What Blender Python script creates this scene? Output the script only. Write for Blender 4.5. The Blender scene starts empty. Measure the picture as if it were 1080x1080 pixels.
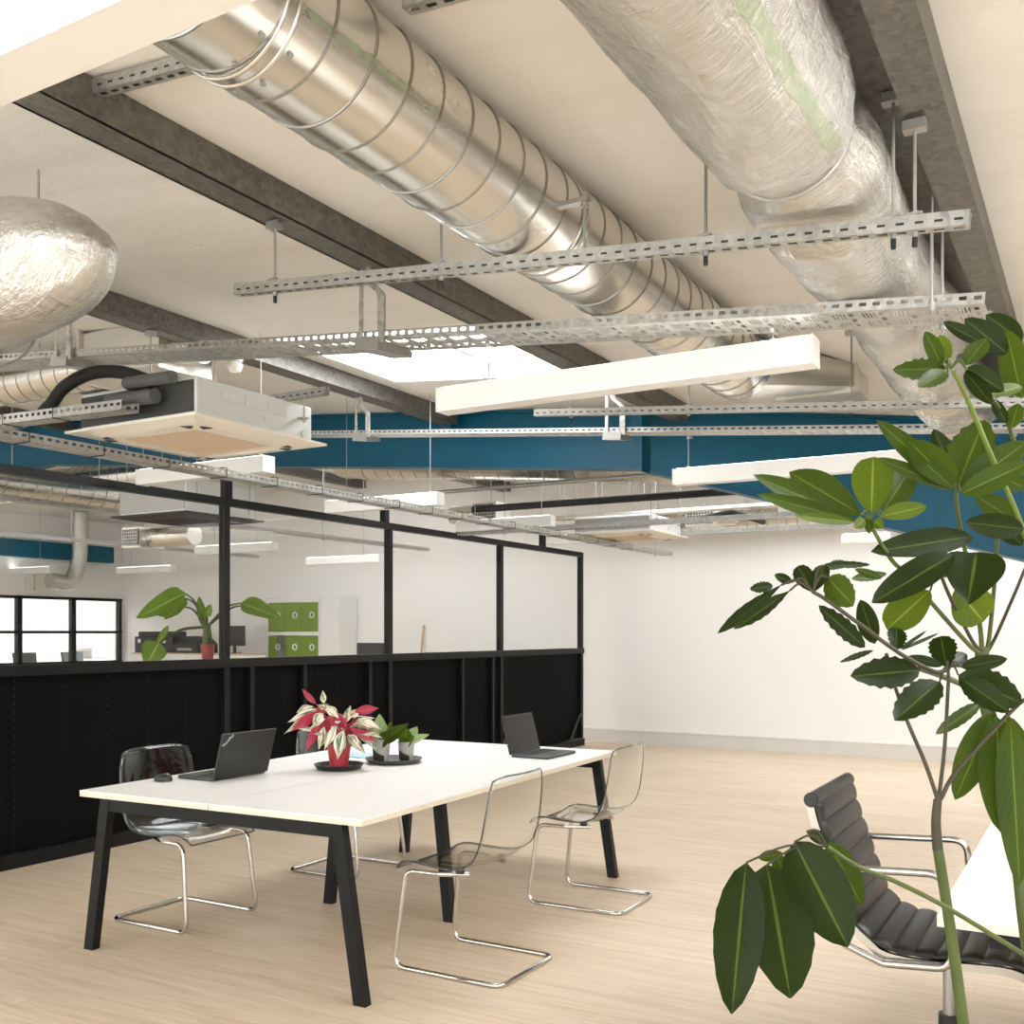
import bpy, math, random
from mathutils import Vector as V, Matrix
R = random.Random(7)
C = bpy.context.scene.collection
H = 1.48                      # eye height
CS, SN = math.cos(math.radians(30)), math.sin(math.radians(30))
PI = math.pi

# ------------------------------------------------------------------ measuring helpers (photo sight lines -> real positions)
def ray(px, py):
    u = (px - 540) / 1080
    return V((u * CS - SN, u * SN + CS, (667 - py) / 1080))
def atD(px, py, d): return V((0, 0, H)) + ray(px, py) * d
def atY(px, py, Y): r = ray(px, py); return V((0, 0, H)) + r * (Y / r.y)
def atX(px, py, X): r = ray(px, py); return V((0, 0, H)) + r * (X / r.x)
def atZ(px, py, Z): r = ray(px, py); return V((0, 0, H)) + r * ((Z - H) / r.z)
def zc(x):                    # sloping ceiling
    return 3.215 - .088 * (max(x, -10.5) + 2.73) + (0 if x > -10.5 else .088 * (x + 10.5))

# ------------------------------------------------------------------ materials
M = {}
def nodes(name):
    m = bpy.data.materials.new(name); m.use_nodes = True
    nt = m.node_tree; b = nt.nodes['Principled BSDF']
    M[name] = m
    return m, nt, b
def N(nt, t, **kw):
    n = nt.nodes.new(t)
    for k, v in kw.items():
        if k.startswith('_'): setattr(n, k[1:], v)
        else: n.inputs[k.replace('__', ' ')].default_value = v
    return n
def mix(nt, fac, a, b, mode='MIX'):
    n = nt.nodes.new('ShaderNodeMix'); n.data_type = 'RGBA'; n.blend_type = mode
    for s, v in ((n.inputs[0], fac), (n.inputs[6], a), (n.inputs[7], b)):
        if hasattr(v, 'links') or hasattr(v, 'is_linked'): nt.links.new(v, s)
        elif isinstance(v, (tuple, list)): s.default_value = (*v[:3], 1)
        else: s.default_value = v
    return n.outputs[2]
def coords(nt, scale=(1, 1, 1), kind='Object', rot=(0, 0, 0)):
    tc = nt.nodes.new('ShaderNodeTexCoord'); mp = nt.nodes.new('ShaderNodeMapping')
    mp.inputs['Scale'].default_value = scale; mp.inputs['Rotation'].default_value = rot
    nt.links.new(tc.outputs[kind], mp.inputs['Vector'])
    return mp.outputs[0]
def noise(nt, vec, scale, detail=4, rough=.55, dist=0):
    n = N(nt, 'ShaderNodeTexNoise', Scale=scale, Detail=detail, Roughness=rough, Distortion=dist)
    nt.links.new(vec, n.inputs['Vector']); return n.outputs[0]
def ramp(nt, src, stops):
    n = nt.nodes.new('ShaderNodeValToRGB'); cr = n.color_ramp
    while len(cr.elements) < len(stops): cr.elements.new(.5)
    for e, (p, c) in zip(cr.elements, stops):
        e.position = p; e.color = (*c, 1) if isinstance(c, (tuple, list)) else (c, c, c, 1)
    nt.links.new(src, n.inputs[0]); return n.outputs[0]
def math_n(nt, op, a, b=None, c=None):
    n = nt.nodes.new('ShaderNodeMath'); n.operation = op
    for i, v in enumerate((a, b, c)):
        if v is None: continue
        if isinstance(v, (int, float)): n.inputs[i].default_value = v
        else: nt.links.new(v, n.inputs[i])
    return n.outputs[0]
def bump(nt, b, src, strength, dist=.01):
    n = N(nt, 'ShaderNodeBump', Strength=strength, Distance=dist)
    nt.links.new(src, n.inputs['Height']); nt.links.new(n.outputs[0], b.inputs['Normal'])
def flat(name, col, rough=.5, metal=0, var=.06, nscale=6, bmp=0, spec=.5, coat=0):
    m, nt, b = nodes(name)
    v = coords(nt)
    f = noise(nt, v, nscale)
    c = mix(nt, f, tuple(x * (1 - var) for x in col), tuple(min(1, x * (1 + var)) for x in col))
    nt.links.new(c, b.inputs['Base Color'])
    b.inputs['Roughness'].default_value = rough; b.inputs['Metallic'].default_value = metal
    b.inputs['Specular IOR Level'].default_value = spec; b.inputs['Coat Weight'].default_value = coat
    if bmp: bump(nt, b, noise(nt, v, nscale * 12), bmp, .004)
    return m
def galv(name, dark, light, scale, rough=.42, metal=.75):
    m, nt, b = nodes(name)
    v = coords(nt)
    vo = N(nt, 'ShaderNodeTexVoronoi', Scale=scale); nt.links.new(v, vo.inputs['Vector'])
    f = mix(nt, .45, vo.outputs['Color'], noise(nt, v, scale * .3))
    bw = nt.nodes.new('ShaderNodeRGBToBW'); nt.links.new(f, bw.inputs[0])
    c = ramp(nt, bw.outputs[0], [(.25, dark), (.75, light)])
    nt.links.new(c, b.inputs['Base Color'])
    b.inputs['Metallic'].default_value = metal
    nt.links.new(math_n(nt, 'MULTIPLY_ADD', bw.outputs[0], .2, rough - .1), b.inputs['Roughness'])
    return m

flat('white_paint', (.80, .785, .76), .75, var=.02, nscale=2)
flat('white_enamel', (.79, .775, .745), .45, var=.02)
flat('diffuser_white', (.82, .805, .78), .35, var=.01)
flat('white_plastic', (.80, .78, .74), .4, var=.02)
flat('fascia_cream', (.80, .73, .62), .45, var=.02)
flat('fascia_grille', (.70, .55, .40), .6, var=.05, nscale=40)
flat('black_metal', (.007, .007, .007), .45, var=.2, nscale=8, spec=.22)
flat('black_plastic', (.012, .012, .013), .38, var=.15)
flat('soft_black', (.02, .02, .021), .55, var=.15)
flat('rubber_black', (.015, .015, .016), .7, var=.1)
flat('laptop_lid', (.016, .016, .0165), .42, var=.08, nscale=30)
flat('laptop_base', (.05, .05, .05), .4, var=.08)
flat('screen_black', (.006, .006, .006), .16, var=.1)
flat('key_black', (.018, .018, .018), .5)
flat('silver_print', (.75, .75, .75), .3, .3)
flat('blue_steel', (.003, .088, .155), .42, var=.12, nscale=3, spec=.28)
flat('soil', (.03, .02, .013), .95, var=.4, nscale=60, bmp=.6)
flat('red_pot', (.42, .045, .055), .35, var=.05)
flat('clear_pot', (.35, .34, .31), .15, var=.1)
flat('dark_tray', (.05, .05, .045), .4, var=.2)
flat('grey_plastic', (.33, .32, .30), .45)
flat('leather', (.010, .0095, .009), .36, var=.2, nscale=50, bmp=.15, spec=.4)
flat('green_door', (.15, .235, .010), .4, var=.05)
flat('oak_edge', (.70, .62, .50), .6, var=.12, nscale=30)
flat('paper_blue', (.45, .62, .68), .6, var=.25, nscale=25)
flat('wood_pole', (.55, .36, .18), .5)
flat('pale_wood', (.62, .45, .28), .5, var=.1)
flat('stem_green', (.055, .08, .010), .5, var=.25, nscale=20)
flat('stem_brown', (.04, .03, .014), .6, var=.3, nscale=30)
flat('green_mark', (.35, .62, .22), .6)
flat('insulation_black', (.012, .012, .012), .75)
flat('insulation_dark', (.05, .05, .047), .6)
flat('insulation_grey', (.10, .10, .10), .7)
flat('terracotta', (.32, .05, .05), .5)
flat('plinth_grey', (.25, .25, .25), .6)
flat('chrome', (.62, .60, .565), .13, 1, var=.03)
flat('polished_aluminium', (.50, .49, .46), .24, 1, var=.03)
flat('steel_grey', (.38, .37, .35), .4, .8, var=.1)
flat('zinc_rod', (.42, .41, .39), .4, .8, var=.1)
flat('tin_sheet', (.70, .68, .62), .32, .85, var=.12, nscale=3)
galv('galvanised_dark', (.115, .11, .095), (.21, .20, .18), 48, .5, .55)
galv('galvanised_light', (.34, .335, .31), (.62, .61, .57), 45, .4, .8)
galv('tray_metal', (.36, .355, .33), (.52, .51, .48), 60, .42, .75)

def make_wall():
    m, nt, b = nodes('wall_paint')
    v = coords(nt)
    f = noise(nt, v, .8, 5); g = noise(nt, v, 14, 6)
    c = mix(nt, f, (.79, .765, .735), (.86, .84, .815)); c = mix(nt, math_n(nt, 'MULTIPLY', g, .12), c, (.71, .685, .65))
    nt.links.new(c, b.inputs['Base Color']); b.inputs['Roughness'].default_value = .8
    bump(nt, b, g, .12)
make_wall()
def make_ceiling():
    m, nt, b = nodes('ceiling_board')
    v = coords(nt)
    f = noise(nt, v, 1.1, 6, .6, .6); g = noise(nt, v, 30, 5, .6)
    s = noise(nt, coords(nt, (.5, 4, 1)), 1.3, 5, .6)
    c = mix(nt, f, (.70, .665, .61), (.83, .80, .755))
    c = mix(nt, ramp(nt, s, [(.50, 0.), (.75, .40)]), c, (.66, .61, .545))
    c = mix(nt, ramp(nt, noise(nt, v, 2.6, 6, .7), [(.66, 0.), (.74, .5)]), c, (.66, .53, .40))
    nt.links.new(c, b.inputs['Base Color']); b.inputs['Roughness'].default_value = .9
    bump(nt, b, mix(nt, .3, g, f), .35, .012)
make_ceiling()
def make_floor():
    m, nt, b = nodes('oak_floor')
    v = coords(nt)
    br = N(nt, 'ShaderNodeTexBrick', Scale=1.0)
    br.inputs['Brick Width'].default_value = 1.25; br.inputs['Row Height'].default_value = .19
    br.inputs['Mortar Size'].default_value = .0015; br.inputs['Mortar Smooth'].default_value = .3
    br.inputs['Color1'].default_value = (.1, .1, .1, 1); br.inputs['Color2'].default_value = (.9, .9, .9, 1); br.inputs['Mortar'].default_value = (.45, .45, .45, 1)
    br.offset = .37; nt.links.new(v, br.inputs['Vector'])
    g = noise(nt, coords(nt, (.9, 16, 1)), 1.6, 8, .62, .5)
    g2 = noise(nt, coords(nt, (2.5, 60, 1)), 2.0, 6, .6)
    big = noise(nt, v, .9, 4)
    c = ramp(nt, g, [(.28, (.46, .325, .205)), (.45, (.62, .485, .345)), (.70, (.73, .61, .475))])
    c = mix(nt, .20, c, ramp(nt, br.outputs['Color'], [(0, (.46, .35, .245)), (1, (.76, .65, .51))]))
    c = mix(nt, ramp(nt, g2, [(.47, 0.), (.70, .5)]), c, (.43, .30, .19))
    c = mix(nt, ramp(nt, big, [(.3, .0), (.7, .22)]), c, (.75, .65, .52))
    c = mix(nt, math_n(nt, 'MULTIPLY', br.outputs['Fac'], .5), c, (.36, .26, .17))
    nt.links.new(c, b.inputs['Base Color'])
    b.inputs['Roughness'].default_value = .42; b.inputs['Specular IOR Level'].default_value = .35
    bump(nt, b, g2, .06)
make_floor()
def make_foil(name, green=None):
    m, nt, b = nodes(name)
    v = coords(nt)
    a = noise(nt, coords(nt, (9, 2.2, 9)), 2.6, 8, .62, 1.2)
    cr = noise(nt, coords(nt, (3, 14, 3)), 3.2, 6, .65, 1.6)
    h = mix(nt, .5, a, cr)
    bump(nt, b, h, .62, .03)
    c = mix(nt, noise(nt, v, 3), (.60, .585, .55), (.74, .725, .69))
    b.inputs['Metallic'].default_value = .96; b.inputs['Roughness'].default_value = .2
    if green:
        c = green_mask(nt, c, b, *green)
    nt.links.new(c, b.inputs['Base Color'])
def green_mask(nt, c, b, th0, th1, dth, y0, y1):
    # a patchy green streak running along the duct (angle drifts along its length)
    tc = nt.nodes.new('ShaderNodeTexCoord'); sp = nt.nodes.new('ShaderNodeSeparateXYZ'); nt.links.new(tc.outputs['Object'], sp.inputs[0])
    th = math_n(nt, 'ARCTAN2', sp.outputs[2], sp.outputs[0])
    t = math_n(nt, 'DIVIDE', math_n(nt, 'SUBTRACT', sp.outputs[1], y0), y1 - y0)
    mid = math_n(nt, 'MULTIPLY_ADD', t, th1 - th0, th0)
    wob = math_n(nt, 'MULTIPLY_ADD', noise(nt, tc.outputs['Object'], 14, 5), .16, -.08)
    d = math_n(nt, 'ABSOLUTE', math_n(nt, 'ADD', math_n(nt, 'SUBTRACT', th, mid), wob))
    mr = nt.nodes.new('ShaderNodeMapRange'); mr.interpolation_type = 'SMOOTHSTEP'
    for k_, v_ in zip((1, 2, 3, 4), (dth * .6, dth * 1.25, 1., 0.)): mr.inputs[k_].default_value = v_
    nt.links.new(d, mr.inputs[0]); f = mr.outputs[0]
    f = math_n(nt, 'MULTIPLY', f, math_n(nt, 'GREATER_THAN', t, 0)); f = math_n(nt, 'MULTIPLY', f, math_n(nt, 'LESS_THAN', t, 1))
    patchy = ramp(nt, noise(nt, tc.outputs['Object'], 24, 6), [(.30, .2), (.62, .68)])
    f = math_n(nt, 'MULTIPLY', f, patchy)
    nt.links.new(math_n(nt, 'MULTIPLY_ADD', f, -.6, .92), b.inputs['Metallic'])
    return mix(nt, f, c, (.34, .47, .23))
make_foil('foil_plain')
make_foil('foil_marked', (-.80, -.68, .115, 1.3, 2.65))
def make_spiral(name, green=None):
    m, nt, b = nodes(name)
    v = coords(nt)
    n1 = noise(nt, coords(nt, (1, .4, 1)), 4, 5); n2 = noise(nt, v, 40, 4)
    c = mix(nt, n1, (.60, .585, .54), (.80, .775, .72))
    b.inputs['Metallic'].default_value = .95
    nt.links.new(math_n(nt, 'MULTIPLY_ADD', n1, .16, .17), b.inputs['Roughness'])
    bump(nt, b, mix(nt, .2, n1, n2), .06)
    if green: c = green_mask(nt, c, b, *green)
    nt.links.new(c, b.inputs['Base Color'])
make_spiral('spiral_steel')
make_spiral('spiral_marked', (-.30, -.28, .055, 2.85, 3.5))
flat('seam_steel', (.30, .29, .265), .4, .9)

def clear(name, tint, base_fac, ior=1.45, rough=.02):
    m = bpy.data.materials.new(name); m.use_nodes = True; nt = m.node_tree; M[name] = m
    nt.nodes.remove(nt.nodes['Principled BSDF'])
    out = nt.nodes['Material Output']
    t = N(nt, 'ShaderNodeBsdfTransparent'); t.inputs[0].default_value = (*tint, 1)
    g = N(nt, 'ShaderNodeBsdfGlossy', Roughness=rough); g.inputs[0].default_value = (.95, .96, .97, 1)
    lw = N(nt, 'ShaderNodeLayerWeight', Blend=.5)
    f = math_n(nt, 'MULTIPLY_ADD', math_n(nt, 'POWER', lw.outputs['Facing'], ior), .75, base_fac)
    mx = N(nt, 'ShaderNodeMixShader'); nt.links.new(f, mx.inputs[0]); nt.links.new(t.outputs[0], mx.inputs[1]); nt.links.new(g.outputs[0], mx.inputs[2])
    nt.links.new(mx.outputs[0], out.inputs[0])
clear('acrylic', (.945, .95, .94), .035, 4.0)
clear('acrylic_edge', (.50, .56, .58), .06, 3.0)
clear('pane_glass', (.98, .985, .98), .012, 6.0)

def emit(name, col, s):
    m = bpy.data.materials.new(name); m.use_nodes = True; nt = m.node_tree; M[name] = m
    b = nt.nodes['Principled BSDF']; b.inputs['Base Color'].default_value = (.85, .85, .84, 1); b.inputs['Roughness'].default_value = .6
    b.inputs['Emission Color'].default_value = (*col, 1); b.inputs['Emission Strength'].default_value = s
emit('daylight_pane', (.95, .98, 1), 13)
emit('daylight_soft', (.95, .98, 1), 5.8)
flat('plinth_white', (.64, .61, .57), .6)
emit('added_lamp_glow', (1, .985, .96), 6.0)  # glow for the uplight strips added to brighten the ceiling

def leaf_mat(name, top, under, rib, trans=.25, rough=.32, vein=.14):
    m, nt, b = nodes(name)
    uv = nt.nodes.new('ShaderNodeTexCoord'); sp = nt.nodes.new('ShaderNodeSeparateXYZ'); nt.links.new(uv.outputs['UV'], sp.inputs[0])
    d = math_n(nt, 'ABSOLUTE', math_n(nt, 'SUBTRACT', sp.outputs[1], .5))
    geo = nt.nodes.new('ShaderNodeNewGeometry')
    v = coords(nt)
    nz = noise(nt, v, 9, 4)
    c = mix(nt, nz, tuple(x * .75 for x in top), tuple(min(1, x * 1.25) for x in top))
    sidev = math_n(nt, 'SINE', math_n(nt, 'MULTIPLY_ADD', d, 34., math_n(nt, 'MULTIPLY', sp.outputs[0], -46.)))
    c = mix(nt, ramp(nt, sidev, [(.80, 0.), (1., vein)]), c, rib)
    c = mix(nt, geo.outputs['Backfacing'], c, under)
    c = mix(nt, ramp(nt, d, [(.012, 1.), (.035, 0.)]), c, rib)
    nt.links.new(c, b.inputs['Base Color']); b.inputs['Roughness'].default_value = rough; b.inputs['Specular IOR Level'].default_value = .13
    out = nt.nodes['Material Output']
    tr = N(nt, 'ShaderNodeBsdfTranslucent'); nt.links.new(mix(nt, .5, c, (.35, .45, .04)), tr.inputs[0])
    mx = N(nt, 'ShaderNodeMixShader', Fac=trans); nt.links.new(b.outputs[0], mx.inputs[1]); nt.links.new(tr.outputs[0], mx.inputs[2])
    nt.links.new(mx.outputs[0], out.inputs[0])
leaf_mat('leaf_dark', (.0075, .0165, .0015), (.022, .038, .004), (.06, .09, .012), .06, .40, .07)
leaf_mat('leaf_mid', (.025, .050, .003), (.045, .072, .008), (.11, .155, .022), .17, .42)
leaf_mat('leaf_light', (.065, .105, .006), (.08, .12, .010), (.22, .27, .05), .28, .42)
leaf_mat('leaf_pale', (.33, .44, .22), (.28, .38, .14), (.12, .25, .05), .2)
leaf_mat('leaf_alocasia', (.10, .19, .015), (.11, .18, .02), (.42, .52, .16), .3)
def make_stromanthe():
    m, nt, b = nodes('leaf_variegated')
    uv = nt.nodes.new('ShaderNodeTexCoord')
    mp = nt.nodes.new('ShaderNodeMapping'); mp.inputs['Scale'].default_value = (1.1, 7, 1); nt.links.new(uv.outputs['UV'], mp.inputs[0])
    oi = nt.nodes.new('ShaderNodeObjectInfo')
    ad = nt.nodes.new('ShaderNodeVectorMath'); ad.operation = 'ADD'; nt.links.new(mp.outputs[0], ad.inputs[0])
    cb = nt.nodes.new('ShaderNodeCombineXYZ'); nt.links.new(math_n(nt, 'MULTIPLY', oi.outputs['Random'], 40), cb.inputs[1]); nt.links.new(cb.outputs[0], ad.inputs[1])
    n = noise(nt, ad.outputs[0], 1.0, 3)
    c = ramp(nt, n, [(.40, (.045, .085, .04)), (.47, (.17, .21, .10)), (.50, (.70, .62, .46)), (.62, (.80, .74, .60))])
    geo = nt.nodes.new('ShaderNodeNewGeometry')
    red = mix(nt, n, (.42, .022, .06), (.26, .012, .035))
    c = mix(nt, geo.outputs['Backfacing'], c, red)
    nt.links.new(c, b.inputs['Base Color']); b.inputs['Roughness'].default_value = .4
make_stromanthe()

# ------------------------------------------------------------------ mesh building
OFF = {}
class MB:
    def __init__(s): s.v = []; s.f = []; s.uv = None; s.mi = []
    def add(s, verts, faces, mi=0):
        o = len(s.v); s.v += [V(p) for p in verts]; s.f += [tuple(i + o for i in f) for f in faces]; s.mi += [mi] * len(faces); return s
    def hexa(s, P, mi=0):   # 8 points: bottom ring 0-3, top ring 4-7
        return s.add(P, [(3, 2, 1, 0), (4, 5, 6, 7), (0, 1, 5, 4), (1, 2, 6, 5), (2, 3, 7, 6), (3, 0, 4, 7)], mi)
    def box(s, x0, x1, y0, y1, z0, z1, mi=0):
        return s.hexa([(x0, y0, z0), (x1, y0, z0), (x1, y1, z0), (x0, y1, z0), (x0, y0, z1), (x1, y0, z1), (x1, y1, z1), (x0, y1, z1)], mi)
    def rbox(s, x0, x1, y0, y1, z0, z1, r, n=3, mi=0):   # vertical edges rounded, small chamfer top and bottom
        def ring(z, k):
            out = []
            for cx, cy, a0 in ((x1 - r, y1 - r, 0), (x0 + r, y1 - r, 90), (x0 + r, y0 + r, 180), (x1 - r, y0 + r, 270)):
                for i in range(n + 1):
                    a = math.radians(a0 + 90 * i / n); out.append((cx + (r - k) * math.cos(a), cy + (r - k) * math.sin(a), z))
            return out
        k = min(r * .5, (z1 - z0) * .25)
        return s.loft([ring(z0, k), ring(z0 + k, 0), ring(z1 - k, 0), ring(z1, k)], True, True, mi=mi)
    def loft(s, rings, closed=True, caps=False, mi=0):
        n = len(rings[0]); vs = [p for r in rings for p in r]; fs = []
        for i in range(len(rings) - 1):
            for j in range(n if closed else n - 1):
                k = (j + 1) % n; fs.append((i * n + j, i * n + k, (i + 1) * n + k, (i + 1) * n + j))
        if caps: fs.append(tuple(reversed(range(n)))); fs.append(tuple((len(rings) - 1) * n + j for j in range(n)))
        return s.add(vs, fs, mi)
    def bar(s, p0, p1, w, h, up=(0, 0, 1), mi=0):
        p0, p1 = V(p0), V(p1); a = (p1 - p0).normalized(); up = V(up)
        if abs(a.dot(up)) > .99: up = V((0, 1, 0))
        sd = a.cross(up).normalized(); u = sd.cross(a).normalized()
        q = [(-w / 2, -h / 2), (w / 2, -h / 2), (w / 2, h / 2), (-w / 2, h / 2)]
        return s.loft([[p + sd * x + u * z for x, z in q] for p in (p0, p1)], True, True, mi)
    def tube(s, pts, r, n=8, caps=True, closed=False, mi=0):
        pts = [V(p) for p in pts]; rs = r if isinstance(r, (list, tuple)) else [r] * len(pts)
        rings = []; m = len(pts); prev = None
        for i, p in enumerate(pts):
            if closed: t = (pts[(i + 1) % m] - pts[i - 1])
            else: t = pts[min(i + 1, m - 1)] - pts[max(i - 1, 0)]
            t.normalize()
            if prev is None:
                up = V((0, 0, 1)) if abs(t.z) < .9 else V((1, 0, 0)); sd = t.cross(up).normalized()
            else:
                sd = (prev - t * prev.dot(t)).normalized()
            prev = sd; u = sd.cross(t)
            rings.append([p + (sd * math.cos(2 * PI * k / n) + u * math.sin(2 * PI * k / n)) * rs[i] for k in range(n)])
        if closed: rings.append(rings[0]); caps = False
        return s.loft(rings, True, caps, mi)
    def cyl(s, p0, p1, r, n=16, r1=None, mi=0): return s.tube([p0, p1], [r, r if r1 is None else r1], n, mi=mi)
    def lathe(s, prof, c=(0, 0, 0), n=24, mi=0, sx=1, sy=1):
        c = V(c)
        return s.loft([[c + V((r * sx * math.cos(2 * PI * k / n), r * sy * math.sin(2 * PI * k / n), z)) for k in range(n)] for r, z in prof], True, True, mi)
    def sphere(s, c, r, sc=(1, 1, 1), n=12):
        c = V(c); k = n // 2
        return s.loft([[c + V((r * sc[0] * math.sin(PI * (i + .02) / (k + .04)) * math.cos(2 * PI * j / n), r * sc[1] * math.sin(PI * (i + .02) / (k + .04)) * math.sin(2 * PI * j / n), -r * sc[2] * math.cos(PI * (i + .02) / (k + .04)))) for j in range(n)] for i in range(k + 1)], True, True)
    def perf(s, o, L, length, W, width, scuts, tcuts, holes, pitch, mi=0):
        """a sheet with real holes: per pitch along L the cells listed in holes (column,row) stay open"""
        o, L, W = V(o), V(L), V(W)
        n = max(1, round(length / pitch)); ss = [0.]
        cells = []
        for k in range(n):
            for ci in range(len(scuts) - 1):
                a = (k + scuts[ci]) * length / n; b = (k + scuts[ci + 1]) * length / n
                for ri in range(len(tcuts) - 1):
                    if (ci, ri) in holes: continue
                    cells.append((a, b, tcuts[ri] * width, tcuts[ri + 1] * width))
        idx = {}; vs = []; fs = []
        def vid(a, t):
            key = (round(a, 5), round(t, 5))
            if key not in idx: idx[key] = len(vs); vs.append(o + L * a + W * t)
            return idx[key]
        for a, b, t0, t1 in cells: fs.append((vid(a, t0), vid(b, t0), vid(b, t1), vid(a, t1)))
        return s.add(vs, fs, mi)
    def leaf(s, base, tip, width, nrm, fold=.3, arch=.1, n=10, shape=0, serr=0., wave=0., seed=0):
        base, tip, nrm = V(base), V(tip), V(nrm); ax = tip - base; L = ax.length; a = ax / L
        sd = a.cross(nrm).normalized(); nm = sd.cross(a)
        rr = random.Random(seed); ph = rr.random() * 6
        if s.uv is None: s.uv = []
        rows = []; J = 3 if n < 9 else 5
        for i in range(n + 1):
            t = i / n
            if shape == 0: w = math.sin(PI * min(1, t ** .92)) ** .62
            elif shape == 1: w = math.sin(PI * t ** 1.25) ** .75            # obovate
            elif shape == 2: w = math.sin(PI * t ** .62) ** .8              # ovate, broad near base
            elif shape == 5: w = math.sin(PI * t ** .8) ** 1.15
            elif shape == 3: w = (1 - t) ** .6 * min(1, (t * 6 + .25))       # arrowhead
            else: w = math.sin(PI * min(1, t ** 1.3)) ** .45               # rounded
            w = max(w, .03) * width / 2
            if i in (0, n): w = width * .015
            sv = 1 + (serr * (1 if i % 2 else -1) * (.6 + .8 * rr.random()) if 1 < i < n else 0)
            c = base + ax * t + nm * (arch * L * math.sin(PI * t * .5) ** 2 * -1 + arch * L * .5 * t)
            row = []
            for j in range(J):
                q = -1 + 2 * j / (J - 1); e = sv if abs(q) > .9 else 1
                row.append(c + sd * q * w * e + nm * (fold * w * abs(q) + wave * width * math.sin(t * 9 + ph + q * 2) * abs(q)))
            rows.append(row)
        s.loft(rows, False)
        s.uv += [(i / n, j / (J - 1)) for i in range(n + 1) for j in range(J)]
        return s
    def build(s, name, mats, parent=None, smooth=40, solid=0, rimmat=None):
        me = bpy.data.meshes.new(name)
        off = OFF.get(parent.name, V((0, 0, 0))) if parent else V((0, 0, 0))
        me.from_pydata([p - off for p in s.v], [], s.f)
        for m in (mats if isinstance(mats, (list, tuple)) else [mats]): me.materials.append(M[m])
        for p, i in zip(me.polygons, s.mi): p.material_index = i
        if s.uv and len(s.uv) == len(s.v):
            ul = me.uv_layers.new(name='UVMap')
            for lp in me.loops: ul.data[lp.index].uv = s.uv[lp.vertex_index]
        if smooth:
            me.polygons.foreach_set('use_smooth', [True] * len(me.polygons)); me.update()
            me.set_sharp_from_angle(angle=math.radians(smooth))
        me.validate(); me.update()
        o = bpy.data.objects.new(name, me); C.objects.link(o)
        if parent: o.parent = parent; OFF[o.name] = off
        if solid:
            md = o.modifiers.new('thickness', 'SOLIDIFY'); md.thickness = solid; md.offset = 0
            if rimmat is not None: md.material_offset_rim = rimmat
        return o
    def rebase(s, o): s.v = [p - V(o) for p in s.v]; return s

def thing(name, label, cat, loc=(0, 0, 0), group=None, kind=None):
    o = bpy.data.objects.new(name, None); C.objects.link(o); o.location = loc; o.empty_display_size = .1
    OFF[o.name] = V(loc); return tag(o, label, cat, group, kind)
def tag(o, label, cat, group=None, kind=None):
    o['label'] = label; o['category'] = cat
    if group: o['group'] = group
    if kind: o['kind'] = kind
    return o
def solo(mb, name, mats, label, cat, group=None, origin=None, **kw):
    t = V(origin) if origin is not None else sum(mb.v, V((0, 0, 0))) / len(mb.v)
    mb.rebase(t); o = mb.build(name, mats, **kw); o.location = t
    return tag(o, label, cat, group)
def struct(mb, name, mats, **kw):
    o = mb.build(name, mats, **kw); o['kind'] = 'structure'; return o
def dup(root, loc, rotz, label):
    r = root.copy(); C.objects.link(r); r.location = loc; r.rotation_euler = (0, 0, rotz); r['label'] = label
    for ch in list(root.children):
        c = ch.copy(); C.objects.link(c); c.parent = r
        for g in list(ch.children):
            d = g.copy(); C.objects.link(d); d.parent = c
    return r
def fillet(pts, r, n=6, closed=False):
    pts = [V(p) for p in pts]; out = []; m = len(pts)
    for i, p in enumerate(pts):
        if not closed and i in (0, m - 1): out.append(p); continue
        a, b = pts[i - 1] - p, pts[(i + 1) % m] - p
        la, lb = a.length, b.length; a.normalize(); b.normalize(); ang = a.angle(b)
        d = min(r / math.tan(ang / 2), la * .49, lb * .49)
        p0, p1 = p + a * d, p + b * d
        for k in range(n + 1):
            t = k / n; out.append(p0 * (1 - t) ** 2 + p * 2 * t * (1 - t) + p1 * t ** 2)
    return out
def curve3(pts, n=8):      # Catmull-Rom
    pts = [V(p) for p in pts]; P = [pts[0] * 2 - pts[1]] + pts + [pts[-1] * 2 - pts[-2]]; out = []
    for i in range(1, len(P) - 2):
        for k in range(n):
            t = k / n
            out.append(.5 * (2 * P[i] + (P[i + 1] - P[i - 1]) * t + (2 * P[i - 1] - 5 * P[i] + 4 * P[i + 1] - P[i + 2]) * t * t + (3 * P[i] - P[i - 1] - 3 * P[i + 1] + P[i + 2]) * t ** 3))
    return out + [pts[-1]]

# ------------------------------------------------------------------ room shell
FARY, LEFTX, RX, BY = 12.65, -15.5, 4.2, -3.4
struct(MB().box(LEFTX - .2, RX, BY, FARY + .2, -.12, 0), 'floor', 'oak_floor', smooth=0)
struct(MB().box(LEFTX - .2, RX, FARY, FARY + .2, 0, 4.2), 'wall_far', 'wall_paint', smooth=0)
struct(MB().box(LEFTX, RX, FARY - .018, FARY, 0, .165).box(LEFTX, RX, FARY - .026, FARY, .165, .19, 1), 'baseboard_far', ['plinth_white', 'white_enamel'] if 'plinth_white' in M else ['white_paint', 'white_enamel'], smooth=0)
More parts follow.
